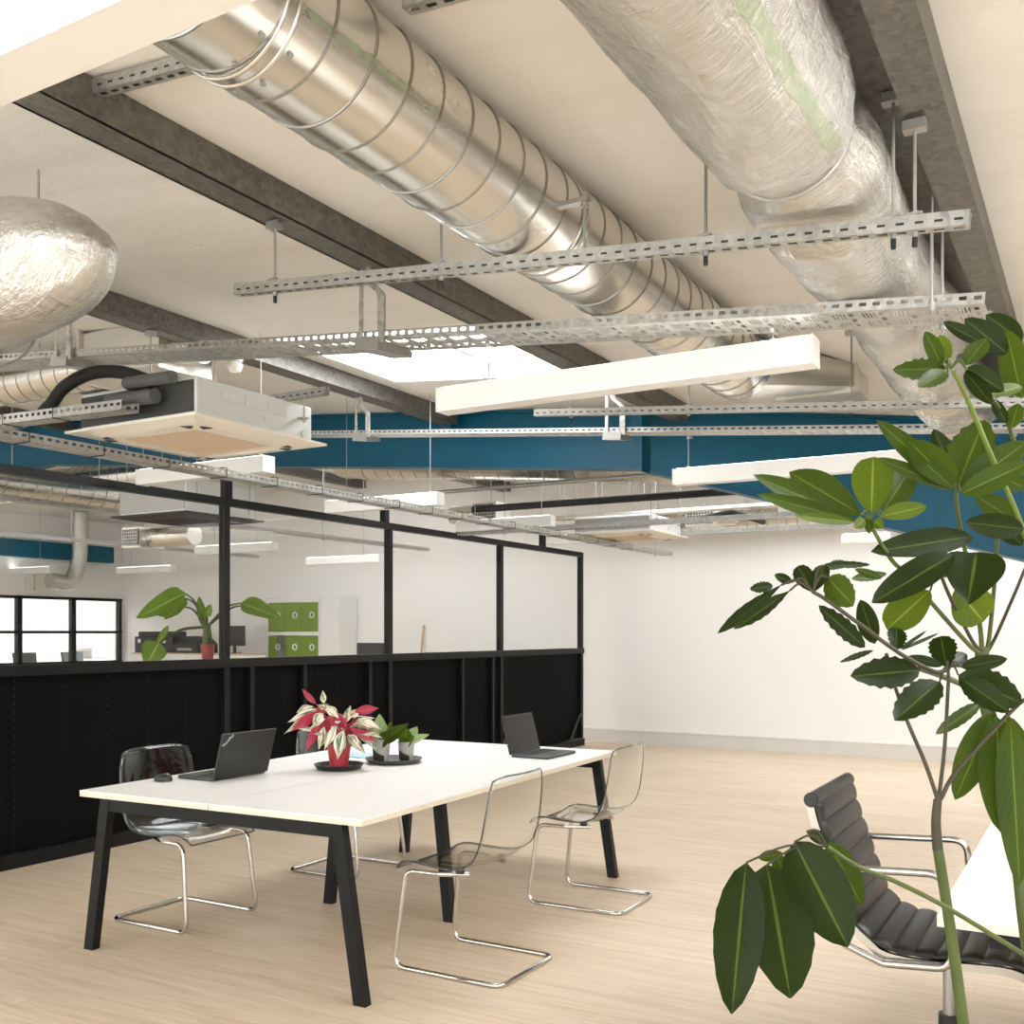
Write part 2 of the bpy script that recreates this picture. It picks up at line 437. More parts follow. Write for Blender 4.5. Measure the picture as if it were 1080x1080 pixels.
# left wall with the opening of the glazed office
GY0, GY1, GZ = atX(8, 700, LEFTX).y - 2.6, atX(128, 700, LEFTX).y, 2.09
mb = MB().box(LEFTX - .2, LEFTX, BY, GY0, 0, 4.2).box(LEFTX - .2, LEFTX, GY1, FARY, 0, 4.2).box(LEFTX - .2, LEFTX, GY0, GY1, GZ, 4.2)
struct(mb, 'wall_left', 'wall_paint', smooth=0)
mb = MB().box(LEFTX - 3.2, LEFTX - 3.0, GY0 - 1.0, GY1 + 2.0, 0, 2.7).box(LEFTX - 3.2, LEFTX - .2, GY1 + 1.8, GY1 + 2.0, 0, 2.7).box(LEFTX - 3.2, LEFTX - .2, GY0 - 1.0, GY0 - .8, 0, 2.7)
struct(mb, 'wall_office', 'wall_paint', smooth=0)
struct(MB().box(LEFTX - 3.2, LEFTX - .2, GY0 - 1.0, GY1 + 2.0, -.12, 0), 'floor_office', 'oak_floor', smooth=0)
struct(MB().box(LEFTX - 3.2, LEFTX - .2, GY0 - 1.0, GY1 + 2.0, 2.7, 2.8), 'ceiling_office', 'white_paint', smooth=0)
struct(MB().box(LEFTX - 2.4, LEFTX - .8, GY0, GY1, 2.68, 2.695), 'window_20', 'daylight_soft', smooth=0)  # unseen glowing panel added under the ceiling to brighten the office, not a window

# walls behind and beside the viewer, with tall windows
def window_wall(name, axis, pos, a0, a1, spans, z0, z1, thick, first):
    m = MB()
    def bx(u0, u1, za, zb_, o0=0., o1=None):
        o1 = thick if o1 is None else o1
        p0, p1 = sorted((pos + o0 * math.copysign(1, axis), pos + o1 * math.copysign(1, axis)))
        return (u0, u1, p0, p1, za, zb_) if abs(axis) == 2 else (p0, p1, u0, u1, za, zb_)
    cur = a0
    for u0, u1 in spans:
        m.box(*bx(cur, u0, 0, 4.2)); m.box(*bx(u0, u1, 0, z0)); m.box(*bx(u0, u1, z1, 4.2)); cur = u1
    m.box(*bx(cur, a1, 0, 4.2)); struct(m, name, 'wall_paint', smooth=0)
    for i, (u0, u1) in enumerate(spans):
        f = MB(); k = max(2, round((u1 - u0) / .8))
        for j in range(k + 1):
            c = u0 + (u1 - u0) * j / k; f.box(*bx(max(u0, c - .025), min(u1, c + .025), z0, z1, .05, .11))
        for z in (z0, (z0 + z1) * .5 + .2, z1 - .05): f.box(*bx(u0, u1, z, z + .05, .055, .105))
        fo = struct(f, 'window_%d' % (first + i), 'black_metal', smooth=0)
        p = MB().box(*bx(u0, u1, z0, z1, .075, .083)).build('pane', 'pane_glass', fo, smooth=0); p['kind'] = 'structure'
        ld = bpy.data.lights.new('window_portal', 'AREA'); ld.shape = 'RECTANGLE'; ld.cycles.is_portal = True
        lo = bpy.data.objects.new('window_portal', ld); C.objects.link(lo); ld.size = (u1 - u0); ld.size_y = z1 - z0; zz = (z0 + z1) / 2
        if abs(axis) == 2: lo.location = ((u0 + u1) / 2, pos - .16, zz); lo.rotation_euler = (PI / 2, 0, 0) if axis > 0 else (-PI / 2, 0, 0)
        else: lo.location = (pos + .16, (u0 + u1) / 2, zz); lo.rotation_euler = (PI / 2, 0, PI / 2)
window_wall('wall_back', -2, BY, LEFTX - .2, RX + .2, [(-14.5, -10.5), (-9.5, -5.5), (-4.5, -.5), (.3, 3.7)], .6, 2.75, .2, 10)
window_wall('wall_right', 1, RX, BY, FARY + .2, [(-2.6, .4)], .6, 2.5, .2, 14)

# ceiling with rooflight openings
HOLES = [(-4.7, -2.95, 4.95, 6.35), (-4.7, -2.95, 9.0, 11.6), (-2.0, .6, 9.2, 11.9), (-9.6, -7.7, -.5, 2.2), (-14.8, -12.8, 1.5, 4.5), (-9.4, -7.0, 8.6, 11.2), (-2.2, -.6, -1.9, -.2), (.6, 2.6, 2.0, 5.0)]
xs = sorted({LEFTX - .2, RX, -10.5, *[h[0] for h in HOLES], *[h[1] for h in HOLES]}); ys = sorted({BY, FARY + .2, *[h[2] for h in HOLES], *[h[3] for h in HOLES]})
mb = MB()
for i in range(len(xs) - 1):
    for j in range(len(ys) - 1):
        x0, x1, y0, y1 = xs[i], xs[i + 1], ys[j], ys[j + 1]
        if any(h[0] <= x0 + 1e-6 and x1 <= h[1] + 1e-6 and h[2] <= y0 + 1e-6 and y1 <= h[3] + 1e-6 for h in HOLES): continue
        za, zb = zc(x0), zc(x1)
        mb.hexa([(x0, y0, za), (x1, y0, zb), (x1, y1, zb), (x0, y1, za), (x0, y0, za + .16), (x1, y0, zb + .16), (x1, y1, zb + .16), (x0, y1, za + .16)])
struct(mb, 'ceiling', 'ceiling_board', smooth=0)
for k, (x0, x1, y0, y1) in enumerate(HOLES):
    fr, pn = MB(), MB()
    za, zb = zc(x0), zc(x1)
    def P(x, y, dz): return (x, y, zc(x) + dz)
    for (a, b, c, d) in ((x0, x1, y0, y0 + .04), (x0, x1, y1 - .04, y1), (x0, x0 + .04, y0 + .04, y1 - .04), (x1 - .04, x1, y0 + .04, y1 - .04), ((x0 + x1) / 2 - .02, (x0 + x1) / 2 + .02, y0 + .04, y1 - .04)):
        lo = .10 if a == (x0 + x1) / 2 - .02 else 0.002
        fr.hexa([P(a, c, lo), P(b, c, lo), P(b, d, lo), P(a, d, lo), P(a, c, .17), P(b, c, .17), P(b, d, .17), P(a, d, .17)])
    f = struct(fr, 'window_%d' % (k + 1), 'white_enamel', smooth=0)
    pn.hexa([P(x0 + .02, y0 + .02, .14), P(x1 - .02, y0 + .02, .14), P(x1 - .02, y1 - .02, .14), P(x0 + .02, y1 - .02, .14), P(x0 + .02, y0 + .02, .155), P(x1 - .02, y0 + .02, .155), P(x1 - .02, y1 - .02, .155), P(x0 + .02, y1 - .02, .155)])
    p = pn.build('pane', 'daylight_pane' if k in (0, 6, 7) else 'daylight_soft', f, smooth=0); p['kind'] = 'structure'

# ------------------------------------------------------------------ roof beams
def purlin(xl, xr, y0, y1, drop, label):
    mb = MB(); zt = zc(xr) - .002; zl = zc(xl) - .002; zb = zt - drop
    t = .012                                                  # C-section, web on the right, lipped flanges
    mb.hexa([(xr - t, y0, zb), (xr, y0, zb), (xr, y1, zb), (xr - t, y1, zb), (xr - t, y0, zt), (xr, y0, zt), (xr, y1, zt), (xr - t, y1, zt)])
    mb.box(xl, xr, y0, y1, zb, zb + t).box(xl, xl + t, y0, y1, zb, zb + .03)
    mb.box(xl, xr - t, y0, y1, zt - t - .02, zt - .02)
    mb.box(xr, xr + .006, y0, y1, zb, zb + .03)
    return solo(mb, 'roof_beam', 'galvanised_dark', label, 'beam', 'galvanised roof beams', smooth=0)
BG = [(-2.87, -2.73, BY, 7.42, .125), (-4.97, -4.83, BY, 7.42, .125)]
purlin(*BG[0], 'long galvanised roof beam left of the spiral duct, running to the blue beam')
purlin(*BG[1], 'galvanised roof beam behind the foil duct end and above the nearest ceiling cassette')
mb = MB().box(-.60, -.475, BY, 7.3, zc(-.5) - .033, zc(-.475) - .005).box(-.475, -.365, BY, 7.3, zc(-.45) - .115, zc(-.365) - .004)
solo(mb, 'roof_beam', 'galvanised_dark', 'mottled grey roof beam at the upper right beside the foil duct', 'beam', 'galvanised roof beams', smooth=0)
for x, lab in ((-7.4, 'roof beam above the far room nearest the glazed partition'), (-10.0, 'roof beam above the far room nearest the glazed office')):
    purlin(x - .07, x + .07, 3.0, FARY, .125, 'galvanised ' + lab)
# blue beams
def ibeam(p0, p1, zb0, zt0, zb1, zt1, w=.14, tf=.016):
    p0, p1 = V((*p0, 0)), V((*p1, 0)); a = (p1 - p0).normalized(); n = V((-a.y, a.x, 0)); mb = MB()
    def q(w0, w1, b0, t0, b1, t1):
        P = []
        for zz0, zz1 in ((b0, b1), (t0, t1)):
            P += [p0 + n * w0 + V((0, 0, zz0)), p1 + n * w0 + V((0, 0, zz1)), p1 + n * w1 + V((0, 0, zz1)), p0 + n * w1 + V((0, 0, zz0))]
        mb.hexa(P)
    q(-.006, .006, zb0, zt0, zb1, zt1); q(-w / 2, w / 2, zb0, zb0 + tf, zb1, zb1 + tf); q(-w / 2, w / 2, zt0 - tf, zt0, zt1 - tf, zt1)
    return mb
zb = lambda x: 2.78 + .0865 * (-3.4 - x)
BX0, BX1 = -10.4, -3.12
mb = ibeam((BX0, 7.5), (BX1, 7.5), zb(BX0), zc(BX0) - .01, zb(BX1), zc(BX1) - .01)
root = thing('steel_beam', 'bright blue steel beam crossing the room below the rooflight', 'beam', (BX1, 7.5, zb(BX1)))
m2 = ibeam((-15.45, 7.5), (BX0, 7.5), 3.0, zc(-15.45) - .01, zb(BX0), zc(BX0) - .01); mb.add(m2.v, m2.f)
mb.build('beam_web', 'blue_steel', root, smooth=0)
mb = MB()
for x in (-4.9, -2.8 - .34):
    mb.box(x - .05, x + .05, 7.36, 7.49, zc(x) - .2, zc(x) - .03)
mb.build('cleat', 'blue_steel', root, smooth=0)
MB().box(BX1 - .008, BX1 + .008, 7.41, 7.59, zb(BX1) - .02, zc(BX1) - .02).build('end_plate', 'blue_steel', root, smooth=0)
E0, E1 = (BX1 + .02, 7.56), (.95, 8.72)
sl = lambda x: 2.735 + (2.01 - 2.735) * (x - BX1) / (-.55 - BX1)
mb = ibeam(E0, E1, sl(BX1), zc(BX1) - .012, sl(.95), zc(.95) - .012)
solo(mb, 'steel_beam', 'blue_steel', 'dark blue raking steel beam at right sloping down behind the tall plant', 'beam', smooth=0)

# ------------------------------------------------------------------ ducts
def helix(mb, o, ax, e1, e2, r, L, pitch, rr=.0045, ph=0):
    n = int(L / pitch * 40)
    mb.tube([o + ax * (L * k / n) + (e1 * math.cos(2 * PI * L * k / n / pitch + ph) + e2 * math.sin(2 * PI * L * k / n / pitch + ph)) * r for k in range(n + 1)], rr, 5)
def spiral(name, label, p0, p1, r, mat='spiral_steel', pitch=.25, group=None, bands=(), openend=True, root=None):
    p0, p1 = V(p0), V(p1); L = (p1 - p0).length; ax = (p1 - p0) / L
    e1 = ax.cross(V((0, 0, 1))).normalized(); e2 = e1.cross(ax)
    root = root or thing(name, label, 'air duct', p0, group)
    m = MB(); m.tube([p0, p1], r, 48, caps=not openend)
    if openend: m.loft([[p1 + (e1 * math.cos(2 * PI * k / 48) + e2 * math.sin(2 * PI * k / 48)) * q for k in range(48)] for q in (r, r - .006)]); m.tube([p1, p0], r - .006, 48, caps=False)
    m.build('duct_shell', mat, root, smooth=60)
    m = MB(); helix(m, p0, ax, e1, e2, r, L, pitch, ph=1.5); m.build('spiral_seam', 'seam_steel', root, smooth=60)
    for s in bands:
        m = MB(); m.tube([p0 + ax * (s - .02), p0 + ax * (s + .02)], r + .009, 48, caps=True); m.build('clamp_band', 'zinc_rod', root, smooth=60)
    return root, ax, e1, e2
SX, SZ, SR = -1.73, 2.937, .180
STY, TRY = 3.0, 3.72
strutz = lambda x: 2.592 + .0956 * (-.32 - x)
root, ax, e1, e2 = spiral('spiral_duct', 'large round spiral-seamed steel duct with green marks overhead', (SX, -1.2, SZ), (SX, 5.5, SZ), SR, 'spiral_marked', .148, openend=False)
for s, w in ((1.73, .018), (3.2, .024)):
    m = MB(); y = s
    m.tube([(SX, y - w, SZ), (SX, y + w, SZ)], SR + .002, 48)
    for e in (-w, w): m.tube([(SX + (SR + .003) * math.cos(a), y + e, SZ + (SR + .003) * math.sin(a)) for a in [2 * PI * k / 48 for k in range(48)]], .0045, 6, closed=True)
    m.build('coupling_sleeve', 'spiral_steel', root, smooth=60)
for y in (1.685, 1.775):
    for k in range(12):
        a = 2 * PI * k / 12 + .2; c = V((SX + (SR + .0005) * math.cos(a), y, SZ + (SR + .0005) * math.sin(a))); d = V((math.cos(a), 0, math.sin(a)))
        MB().cyl(c, c + d * .005, .007, 8).build('screw', 'zinc_rod', root)
rx = SX + SR + .09
m = MB(); m.cyl((rx, 3.0, strutz(rx) + .03), (rx, 3.0, SZ - .03), .005, 6).box(SX + SR * .93, rx + .015, 2.985, 3.015, SZ - .06, SZ - .045).cyl((rx, 3.0, SZ - .075), (rx, 3.0, SZ - .03), .013, 8)
m.build('hanger_bracket', 'zinc_rod', root)
# square take-off at the end of the duct
m = MB(); yy = 5.5
rc = [(SX + (SR) * math.cos(a), yy, SZ + SR * math.sin(a)) for a in [2 * PI * (k + .5) / 32 for k in range(32)]]
def sq(a, h, x0, z0):
    c, s_ = math.cos(a), math.sin(a); k = 1 / max(abs(c), abs(s_)); return (x0 + h * c * k, z0 + h * s_ * k)
rs = [(-1.52 + (q[0] - SX) * 1.15, yy + .85, 3.025 + (q[1] - SZ) * .42) for q in [sq(2 * PI * (k + .5) / 32, .2, SX, SZ) for k in range(32)]]
m.loft([rc, rs], True); m.loft([rs, [(p[0], p[1] + .40, p[2]) for p in rs]], True, True)
m.build('square_transition', 'tin_sheet', root, smooth=25)
MB().box(-1.77, -1.27, yy + .84, yy + .86, 2.922, 3.10).build('flange', 'tin_sheet', root, smooth=0)

# wide foil-wrapped duct
def foil_tube(path, radii, n=56, seed=1, clampz=None, sx=1.0, sz=1.0, amp=.012):
    rr = random.Random(seed); rings = []; m = MB()
    pts = [V(p) for p in path]
    for i, p in enumerate(pts):
        t = (pts[min(i + 1, len(pts) - 1)] - pts[max(i - 1, 0)]).normalized(); e1 = t.cross(V((0, 0, 1))).normalized(); e2 = e1.cross(t)
        ring = []
        for k in range(n):
            a = 2 * PI * k / n
            r = radii[i] + amp * (math.sin(3 * a + i * .21) * .5 + math.sin(5 * a - i * .33 + 1) * .35 + math.sin(11 * a + i * .9) * .18 + rr.uniform(-.2, .2))
            q = p + e1 * (math.cos(a) * r * sx) + e2 * (math.sin(a) * r * sz)
            if clampz:
                lo, hi = clampz(q); q.z = min(max(q.z, lo), hi)
            ring.append(q)
        rings.append(ring)
    m.loft(rings, True, True); return m
FX, FZ, FR = -.735, 2.815, .205
trayz = lambda x: 2.605 + .097 * (-1.04 - x)
def fclamp(q):
    lo = 2.3
    for y, z in ((STY, strutz(q.x) + .052), (TRY, trayz(q.x) + .062), (5.57, 2.685), (6.27, 2.69)):
        d = abs(q.y - y); lo = max(lo, z - max(0, d - .09) * .9)
    return lo, zc(q.x) - .012
path = [(FX + (.0 if y < 2.6 else .01 * math.sin(y * 3)), y, FZ) for y in [(-1.2 + .06 * k) for k in range(135)]]
rad = []
for p in path:
    y = p[1]; r = FR
    for yp, dp in ((2.75, .045), (4.35, .02), (1.2, .012), (5.0, .015)): r -= dp * math.exp(-((y - yp) / .10) ** 2)
    if y > 6.5: r *= math.sqrt(max(.02, 1 - ((y - 6.5) / .36) ** 2))
    rad.append(r)
root = thing('foil_duct', 'fat foil-wrapped round duct with a green streak overhead at upper right', 'air duct', (FX, 0, FZ))
foil_tube(path, rad, clampz=fclamp).build('foil_wrap', 'foil_marked', root, smooth=80)
m = MB(); rg = [(FX + (FR - .035) * math.cos(a), 2.75, FZ + (FR - .035) * math.sin(a)) for a in [2 * PI * k / 40 for k in range(40)]]
m.tube(rg, .006, 6, closed=True); m.build('strap', 'zinc_rod', root)
# foil duct ending at far left
ce = atD(58, 274, 3.5)
pp = []; rr_ = []
for k in range(60):
    x = ce.x - 2.6 + 2.66 * k / 59 + .18; s = (k - 46) / 13
    pp.append((x, ce.y, ce.z)); rr_.append(.25 if s < 0 else .25 * math.sqrt(max(.01, 1 - s * s)))
root = thing('foil_duct', 'crinkled foil duct with a rounded end at the far left', 'air duct', (ce.x, ce.y, ce.z))
foil_tube(pp, rr_, seed=5, amp=.01, sz=.95).build('foil_wrap', 'foil_plain', root, smooth=80)
MB().cyl((ce.x - .5, ce.y + .29, ce.z - .05), (ce.x - .5, ce.y + .29, zc(ce.x - .5) - .005), .005, 6).cyl((ce.x - .5, ce.y - .29, ce.z - .05), (ce.x - .5, ce.y - .29, zc(ce.x - .5) - .005), .005, 6).tube([(ce.x - .5, ce.y + .29 * math.cos(a), ce.z - .05 + .25 * math.sin(a)) for a in [-PI * k / 16 for k in range(17)]], .006, 6).build('hanger_strap', 'zinc_rod', root)

# ------------------------------------------------------------------ struts and trays
def strut(label, Y, xa, xb, zf, hang, group='strut rails hung across the ceiling', up=None):
    """slotted channel along X; hang = list of x where threaded rods go up to the roof"""
    p0, p1 = V((xa, Y, zf(xa))), V((xb, Y, zf(xb))); L = (p1 - p0).length; a = (p1 - p0) / L; u = V((0, -1, 0)).cross(a); u = u if u.z > 0 else -u
    root = thing('strut_rail', label, 'strut rail', p0, group)
    m = MB(); h, w = .041, .041
    for sy in (-1, 1):
        o = V((0, sy * w / 2, 0))
        m.loft([[p + o + u * z + V((0, sy * d, 0)) for d, z in ((-.002, -h / 2), (0, -h / 2), (0, h / 2), (-.012, h / 2), (-.012, h / 2 - .008), (-.002, h / 2 - .003))] for p in (p0, p1)], True, True)
    m.perf(p0 - u * (h / 2) + V((0, -w / 2, 0)), a, L, V((0, 1, 0)), w, [0, .22, .78, 1], [0, .33, .67, 1], {(1, 1)}, .05)
    for k in range(int(L / .05)):   # slots in the front web read as dashes
        s = .05 * (k + .3)
        q = p0 + a * s + V((0, -w / 2 - .0004, 0)) - u * .006
        m.add([q, q + a * .022, q + a * .022 + u * .007, q + u * .007], [(0, 1, 2, 3)], 1)
    m.build('channel', ['tray_metal', 'soft_black'], root, smooth=0)
    for x in hang:
        hx, top = (x if isinstance(x, tuple) else (x, None)); z = zf(hx); top = top or zc(hx)
        MB().cyl((hx, Y, z - .05), (hx, Y, top), .005, 6).build('hanger_rod', 'zinc_rod', root)
        MB().box(hx - .022, hx + .022, Y - .022, Y + .022, z + .021, z + .027).cyl((hx, Y, z + .026), (hx, Y, z + .036), .01, 6).build('washer_plate', 'zinc_rod', root)
        MB().cyl((hx, Y, z - .034), (hx, Y, z - .020), .01, 6).build('nut', 'zinc_rod', root)
        MB().cyl((hx, Y, z - .062), (hx, Y, z - .036), .0075, 8).build('rod_cap', 'rubber_black', root)
        MB().box(hx - .03, hx + .03, Y - .02, Y + .02, top - .03, top - .003).build('clamp', 'zinc_rod', root)
    return root
TS = [0, .10, .16, .22, .28, .34, .40, .46, .52, .64, .80, 1]
TT = [0, .14, .30, .42, .58, .70, .86, 1]
TH = {(c, r) for c in (1, 3, 5, 7) for r in (1, 2, 4, 5)} | {(9, 1), (9, 3), (9, 5)}
def tray(label, p0, p1, W=.23, side=.036, group='perforated cable trays', brackets=(), name='cable_tray', rods=(), cables=0, ties=(), fine=True):
    p0, p1 = V(p0), V(p1); L = (p1 - p0).length; a = (p1 - p0) / L
    w = V((-a.y, a.x, 0)).normalized(); u = a.cross(w); u = u if u.z > 0 else -u
    root = thing(name, label, 'cable tray', p0, group)
    m = MB(); o = p0 - w * W / 2
    if fine: m.perf(o, a, L, w, W, TS, TT, TH, .10)
    else: m.perf(o, a, L, w, W, [0, .25, .75, 1], [0, .2, .4, .6, .8, 1], {(1, 1), (1, 3)}, .07)
    for sgn in (0, 1): m.perf(o + w * W * sgn, a, L, u, side, [0, .25, .78, 1], [0, .38, .74, 1], {(1, 1)}, .045)
    for sgn, d in ((0, 1), (1, -1)):
        q = o + w * W * sgn + u * side
        m.add([q, q + a * L, q + a * L + w * .010 * d, q + w * .010 * d], [(0, 1, 2, 3)])
    m.build('perforated_channel', 'tray_metal', root, smooth=0, solid=.0018)
    for s, top in brackets:      # swan-neck hanger with a shelf under the tray
        c = p0 + a * s
        m = MB(); b0 = c + w * (W / 2 + .02); topz = top
        b0 = c - w * (W / 2 + .016); pts = fillet([V((b0.x, b0.y, topz)), V((b0.x, b0.y, topz - .07)), V((b0.x, b0.y, topz - .13)) + a * .07, V((b0.x, b0.y, c.z - .02)) + a * .07], .04, 5)
        prev = []
        rings = [[p + a * x + w * y for x, y in ((-.018, -.007), (.018, -.007), (.018, .007), (-.018, .007))] for p in pts]
        m.loft(rings, True, True)
        m.build('hanger_bracket', 'galvanised_light', root, smooth=30)
        m = MB(); e0 = c + w * (W / 2 + .01); e1 = c - w * (W / 2 + .03)
        for k, (q, dz) in enumerate(((0, 0),)):
            m.hexa([e0 - a * .055 + u * -.03, e0 + a * .055 + u * -.03, e1 + a * .065 + u * -.055, e1 - a * .065 + u * -.055,
                    e0 - a * .055 + u * -.003, e0 + a * .055 + u * -.003, e1 + a * .065 + u * -.003, e1 - a * .065 + u * -.003])
        m.build('shelf_plate', 'steel_grey', root, smooth=0)
        q0 = c - w * (W / 2 + .012) - a * .045
        MB().bar(q0 - u * .02, V((q0.x, q0.y, topz + .002)), .020, .006, up=w).build('hanger_strap', 'galvanised_light', root, smooth=0)
    for s, side_, top in rods:
        c = p0 + a * s + w * (W / 2 + .012) * side_
        MB().cyl(c - V((0, 0, .02)), V((c.x, c.y, top)), .005, 6).cyl(c - V((0, 0, .015)), c + V((0, 0, .01)), .011, 8).build('hanger_rod', 'zinc_rod', root)
    for k in range(cables):
        m = MB(); off = -W / 2 + .025 + k * (W - .05) / max(1, cables - 1)
        m.tube([p0 + a * (L * i / 24) + w * (off + .006 * math.sin(i * 1.7 + k)) + u * (.012 + .004 * math.sin(i + k * 2)) for i in range(25)], .006, 6); m.build('cable', 'insulation_black' if k % 2 else 'grey_plastic', root)
    for s in ties:
        c = p0 + a * s; m = MB()
        m.tube([c + w * x + u * z for x, z in ((-W / 2 - .006, -.004), (W / 2 + .006, -.004), (W / 2 + .006, side + .006), (W / 2 - .02, side + .012), (-W / 2 + .02, side + .012), (-W / 2 - .006, side + .006))], .003, 5, closed=True); m.build('cable_tie', 'rubber_black', root)
    return root

strut('slotted strut rail slung across under both big ducts, nearest the viewer', STY, -3.0, -.31, strutz, [(-2.80, zc(-2.73) - .13), -2.02, -1.05, (-.506, zc(-.5) - .035), (-.45, zc(-.42) - .12)])
z2 = lambda x: 2.765 + .088 * (-2.2 - x)
strut('slotted strut rail hung just in front of the blue beams', 5.57, -3.05, .45, z2, [(-2.80, zc(-2.73) - .13), -2.05, -1.15, (-.42, zc(-.42) - .12)])
strut('short strut rail on the ceiling between the left roof beam and the spiral duct', 2.13, -2.82, -1.885, lambda x: zc(x) - .030, [])
strut('short strut rail end on the ceiling just right of the spiral duct at the top', 2.13, -1.54, -1.33, lambda x: zc(x) - .024, [])
strut('short strut rail hanging over the nearest ceiling cassette', 4.195, -4.96, -3.55, lambda x: 2.755, [(-4.9, zc(-4.83) - .127)])

XT0, XT1 = -8.2, -.36
tl = lambda x: (x - XT0) / 1.0
def alongX(Y, zf, x0, x1, xb, **kw):
    p0, p1 = V((x0, Y, zf(x0))), V((x1, Y, zf(x1))); L = (p1 - p0).length
    return dict(p0=p0, p1=p1, brackets=[((x - x0) / (x1 - x0) * L, (zc(x) - .125 if x < -1 else zc(x) - .11)) for x in xb], **kw)
tray('long perforated cable tray running above the front strip light from left to upper right', **alongX(TRY, trayz, XT0, -.33, [-4.9, -2.8]), rods=[(7.75, 1, zc(-.42) - .1), (7.75, -1, zc(-.42) - .1)])
z3 = lambda x: 2.76 + .090 * (-2.32 - x)
tray('perforated cable tray crossing in front of the blue beam', **alongX(6.27, z3, -7.4, .9, [-4.9, -2.8]), rods=[(7.0, 1, zc(-.42) - .1)], W=.15, side=.03)
TYX = -4.46
tray('cable tray with black ties passing under the nearest ceiling cassette towards the far wall', (TYX, 2.6, 2.385), (TYX, 11.4, 2.385), W=.12, side=.04, rods=[(.15, 1, zc(TYX)), (8.6, 1, zc(TYX))], ties=[.45 + .42 * k for k in range(18)], cables=3)
tray('short cable tray with black ties feeding the pipes of the nearest ceiling cassette', (-6.3, 3.27, 2.585), (-3.96, 3.27, 2.52), W=.10, side=.045, ties=[.75, 1.1, 1.45, 1.85], cables=3, rods=[(.25, 1, zc(-6.05)), (.25, -1, zc(-6.05))])
# trays of the far bays
for Y, x0, x1, z, lab in ((9.05, -5.85, -1.5, 2.50, 'far cable tray above the furthest strip lights'), (10.7, -5.6, .8, 2.55, 'far cable tray close to the far wall beneath the raking beam')):
    tray(lab, (x0, Y, z), (x1, Y, z), W=.12, side=.04, rods=[(.5, 1, zc(x0)), ((x1 - x0) / 2, -1, zc((x0 + x1) / 2)), (x1 - x0 - .4, 1, zc(x1))], fine=False, cables=2)
for X, y0, y1, z, lab in ((-8.2, 4.5, 11.8, 2.62, 'cable tray over the far room nearer the partition'), (-11.6, 6.0, 12.0, 2.66, 'cable tray over the far room nearer the glazed office')):
    tray(lab, (X, y0, z), (X, y1, z), W=.12, side=.04, rods=[(.5, 1, zc(X)), (2.6, -1, zc(X)), (5.2, 1, zc(X))], fine=False, cables=2)

# ------------------------------------------------------------------ strip lights
def striplight(label, x0, x1, Y, zb, wires, w=.10, h=.10, on=False):
    root = thing('strip_light', label, 'ceiling light', ((x0 + x1) / 2, Y, zb), 'linear suspended strip lights')
    m = MB(); m.box(x0 + .004, x1 - .004, Y - w / 2, Y + w / 2, zb + .012, zb + h); m.build('housing', 'white_enamel', root, smooth=0)
    MB().box(x0 + .006, x1 - .006, Y - w / 2 + .004, Y + w / 2 - .004, zb, zb + .012).build('diffuser', 'added_lamp_glow' if on else 'diffuser_white', root, smooth=0)
    MB().box(x0 + .02, x1 - .02, Y - w / 2 + .012, Y + w / 2 - .012, zb + h, zb + h + .004).build('added_uplight', 'added_lamp_glow', root, smooth=0)  # glowing strip added on top of the housing to brighten the ceiling
    for s in (0, 1):
        xe = (x0, x0 + .012)[0] if s == 0 else x1 - .004
        MB().box(xe, xe + .004, Y - w / 2 - .003, Y + w / 2 + .003, zb - .002, zb + h + .003).build('end_cap', 'white_plastic', root, smooth=0)
    for x, zt in wires:
        m = MB(); m.cyl((x, Y, zb + h), (x, Y, zt), .0028, 6).cyl((x, Y, zb + h), (x, Y, zb + h + .02), .011, 8)
        if zt - zb < .35: m.cyl((x, Y - .01, zt - .012), (x, Y + .06, zt - .002), .008, 6)
        m.build('hanger_wire', 'zinc_rod', root)
    return root
ZB = 2.43
striplight('strip light hung under the long cable tray in the middle of the ceiling', -2.485, -.885, 3.7, ZB, [(-2.25, trayz(-2.25) - .016), (-1.04, trayz(-1.04) - .016)])
striplight('strip light in front of the dark blue raking beam, left end showing beside the plant', -2.40, -.80, 6.27, ZB, [(-2.31, z3(-2.31) - .016), (-1.0, z3(-1.0) - .016)])
striplight('strip light cut off by the top left corner, nearest of all the strip lights', -3.1, -.95, 1.09, ZB, [(-2.7, zc(-2.7)), (-1.15, zc(-1.15))], w=.11)
striplight('strip light just above the partition rail under the nearest ceiling cassette', -5.72, -4.55, 4.82, ZB + .06, [(-5.02, zc(-5.02)), (-4.62, zc(-4.62))])
striplight('strip light above the partition beside its second tall post', -5.69, -4.55, 6.75, ZB + .06, [(-5.5, zc(-5.5)), (-4.65, zc(-4.65))])
striplight('strip light above the partition near its third tall post', -5.60, -4.53, 8.62, ZB + .06, [(-5.4, zc(-5.4)), (-4.65, zc(-4.65))])
striplight('strip light nearest the far end of the partition below the far cassette', -5.38, -4.2, 10.15, ZB + .03, [(-5.2, zc(-5.2)), (-4.4, zc(-4.4))])
for px0, px1, y, z, lab in ((-40, 55, 605, 2.43, 'strip light in the far room over the glazed office, at the picture edge'), (125, 183, 604, 2.43, 'strip light in the far room above the corner beside the glazed office'), (208, 290, 582, 2.43, 'strip light in the far room seen beside the tall post'), (325, 402, 594, 2.43, 'strip light in the far room above the green lockers')):
    a, b = atZ(px0, y, z), atZ(px1, y - 1, z); Y = b.y if px0 > 0 else b.y
    xa = atY(px0, y, Y).x
    striplight(lab, xa, b.x, Y, z, [(xa + .3, zc(xa)), (b.x - .3, zc(b.x))], on=False)
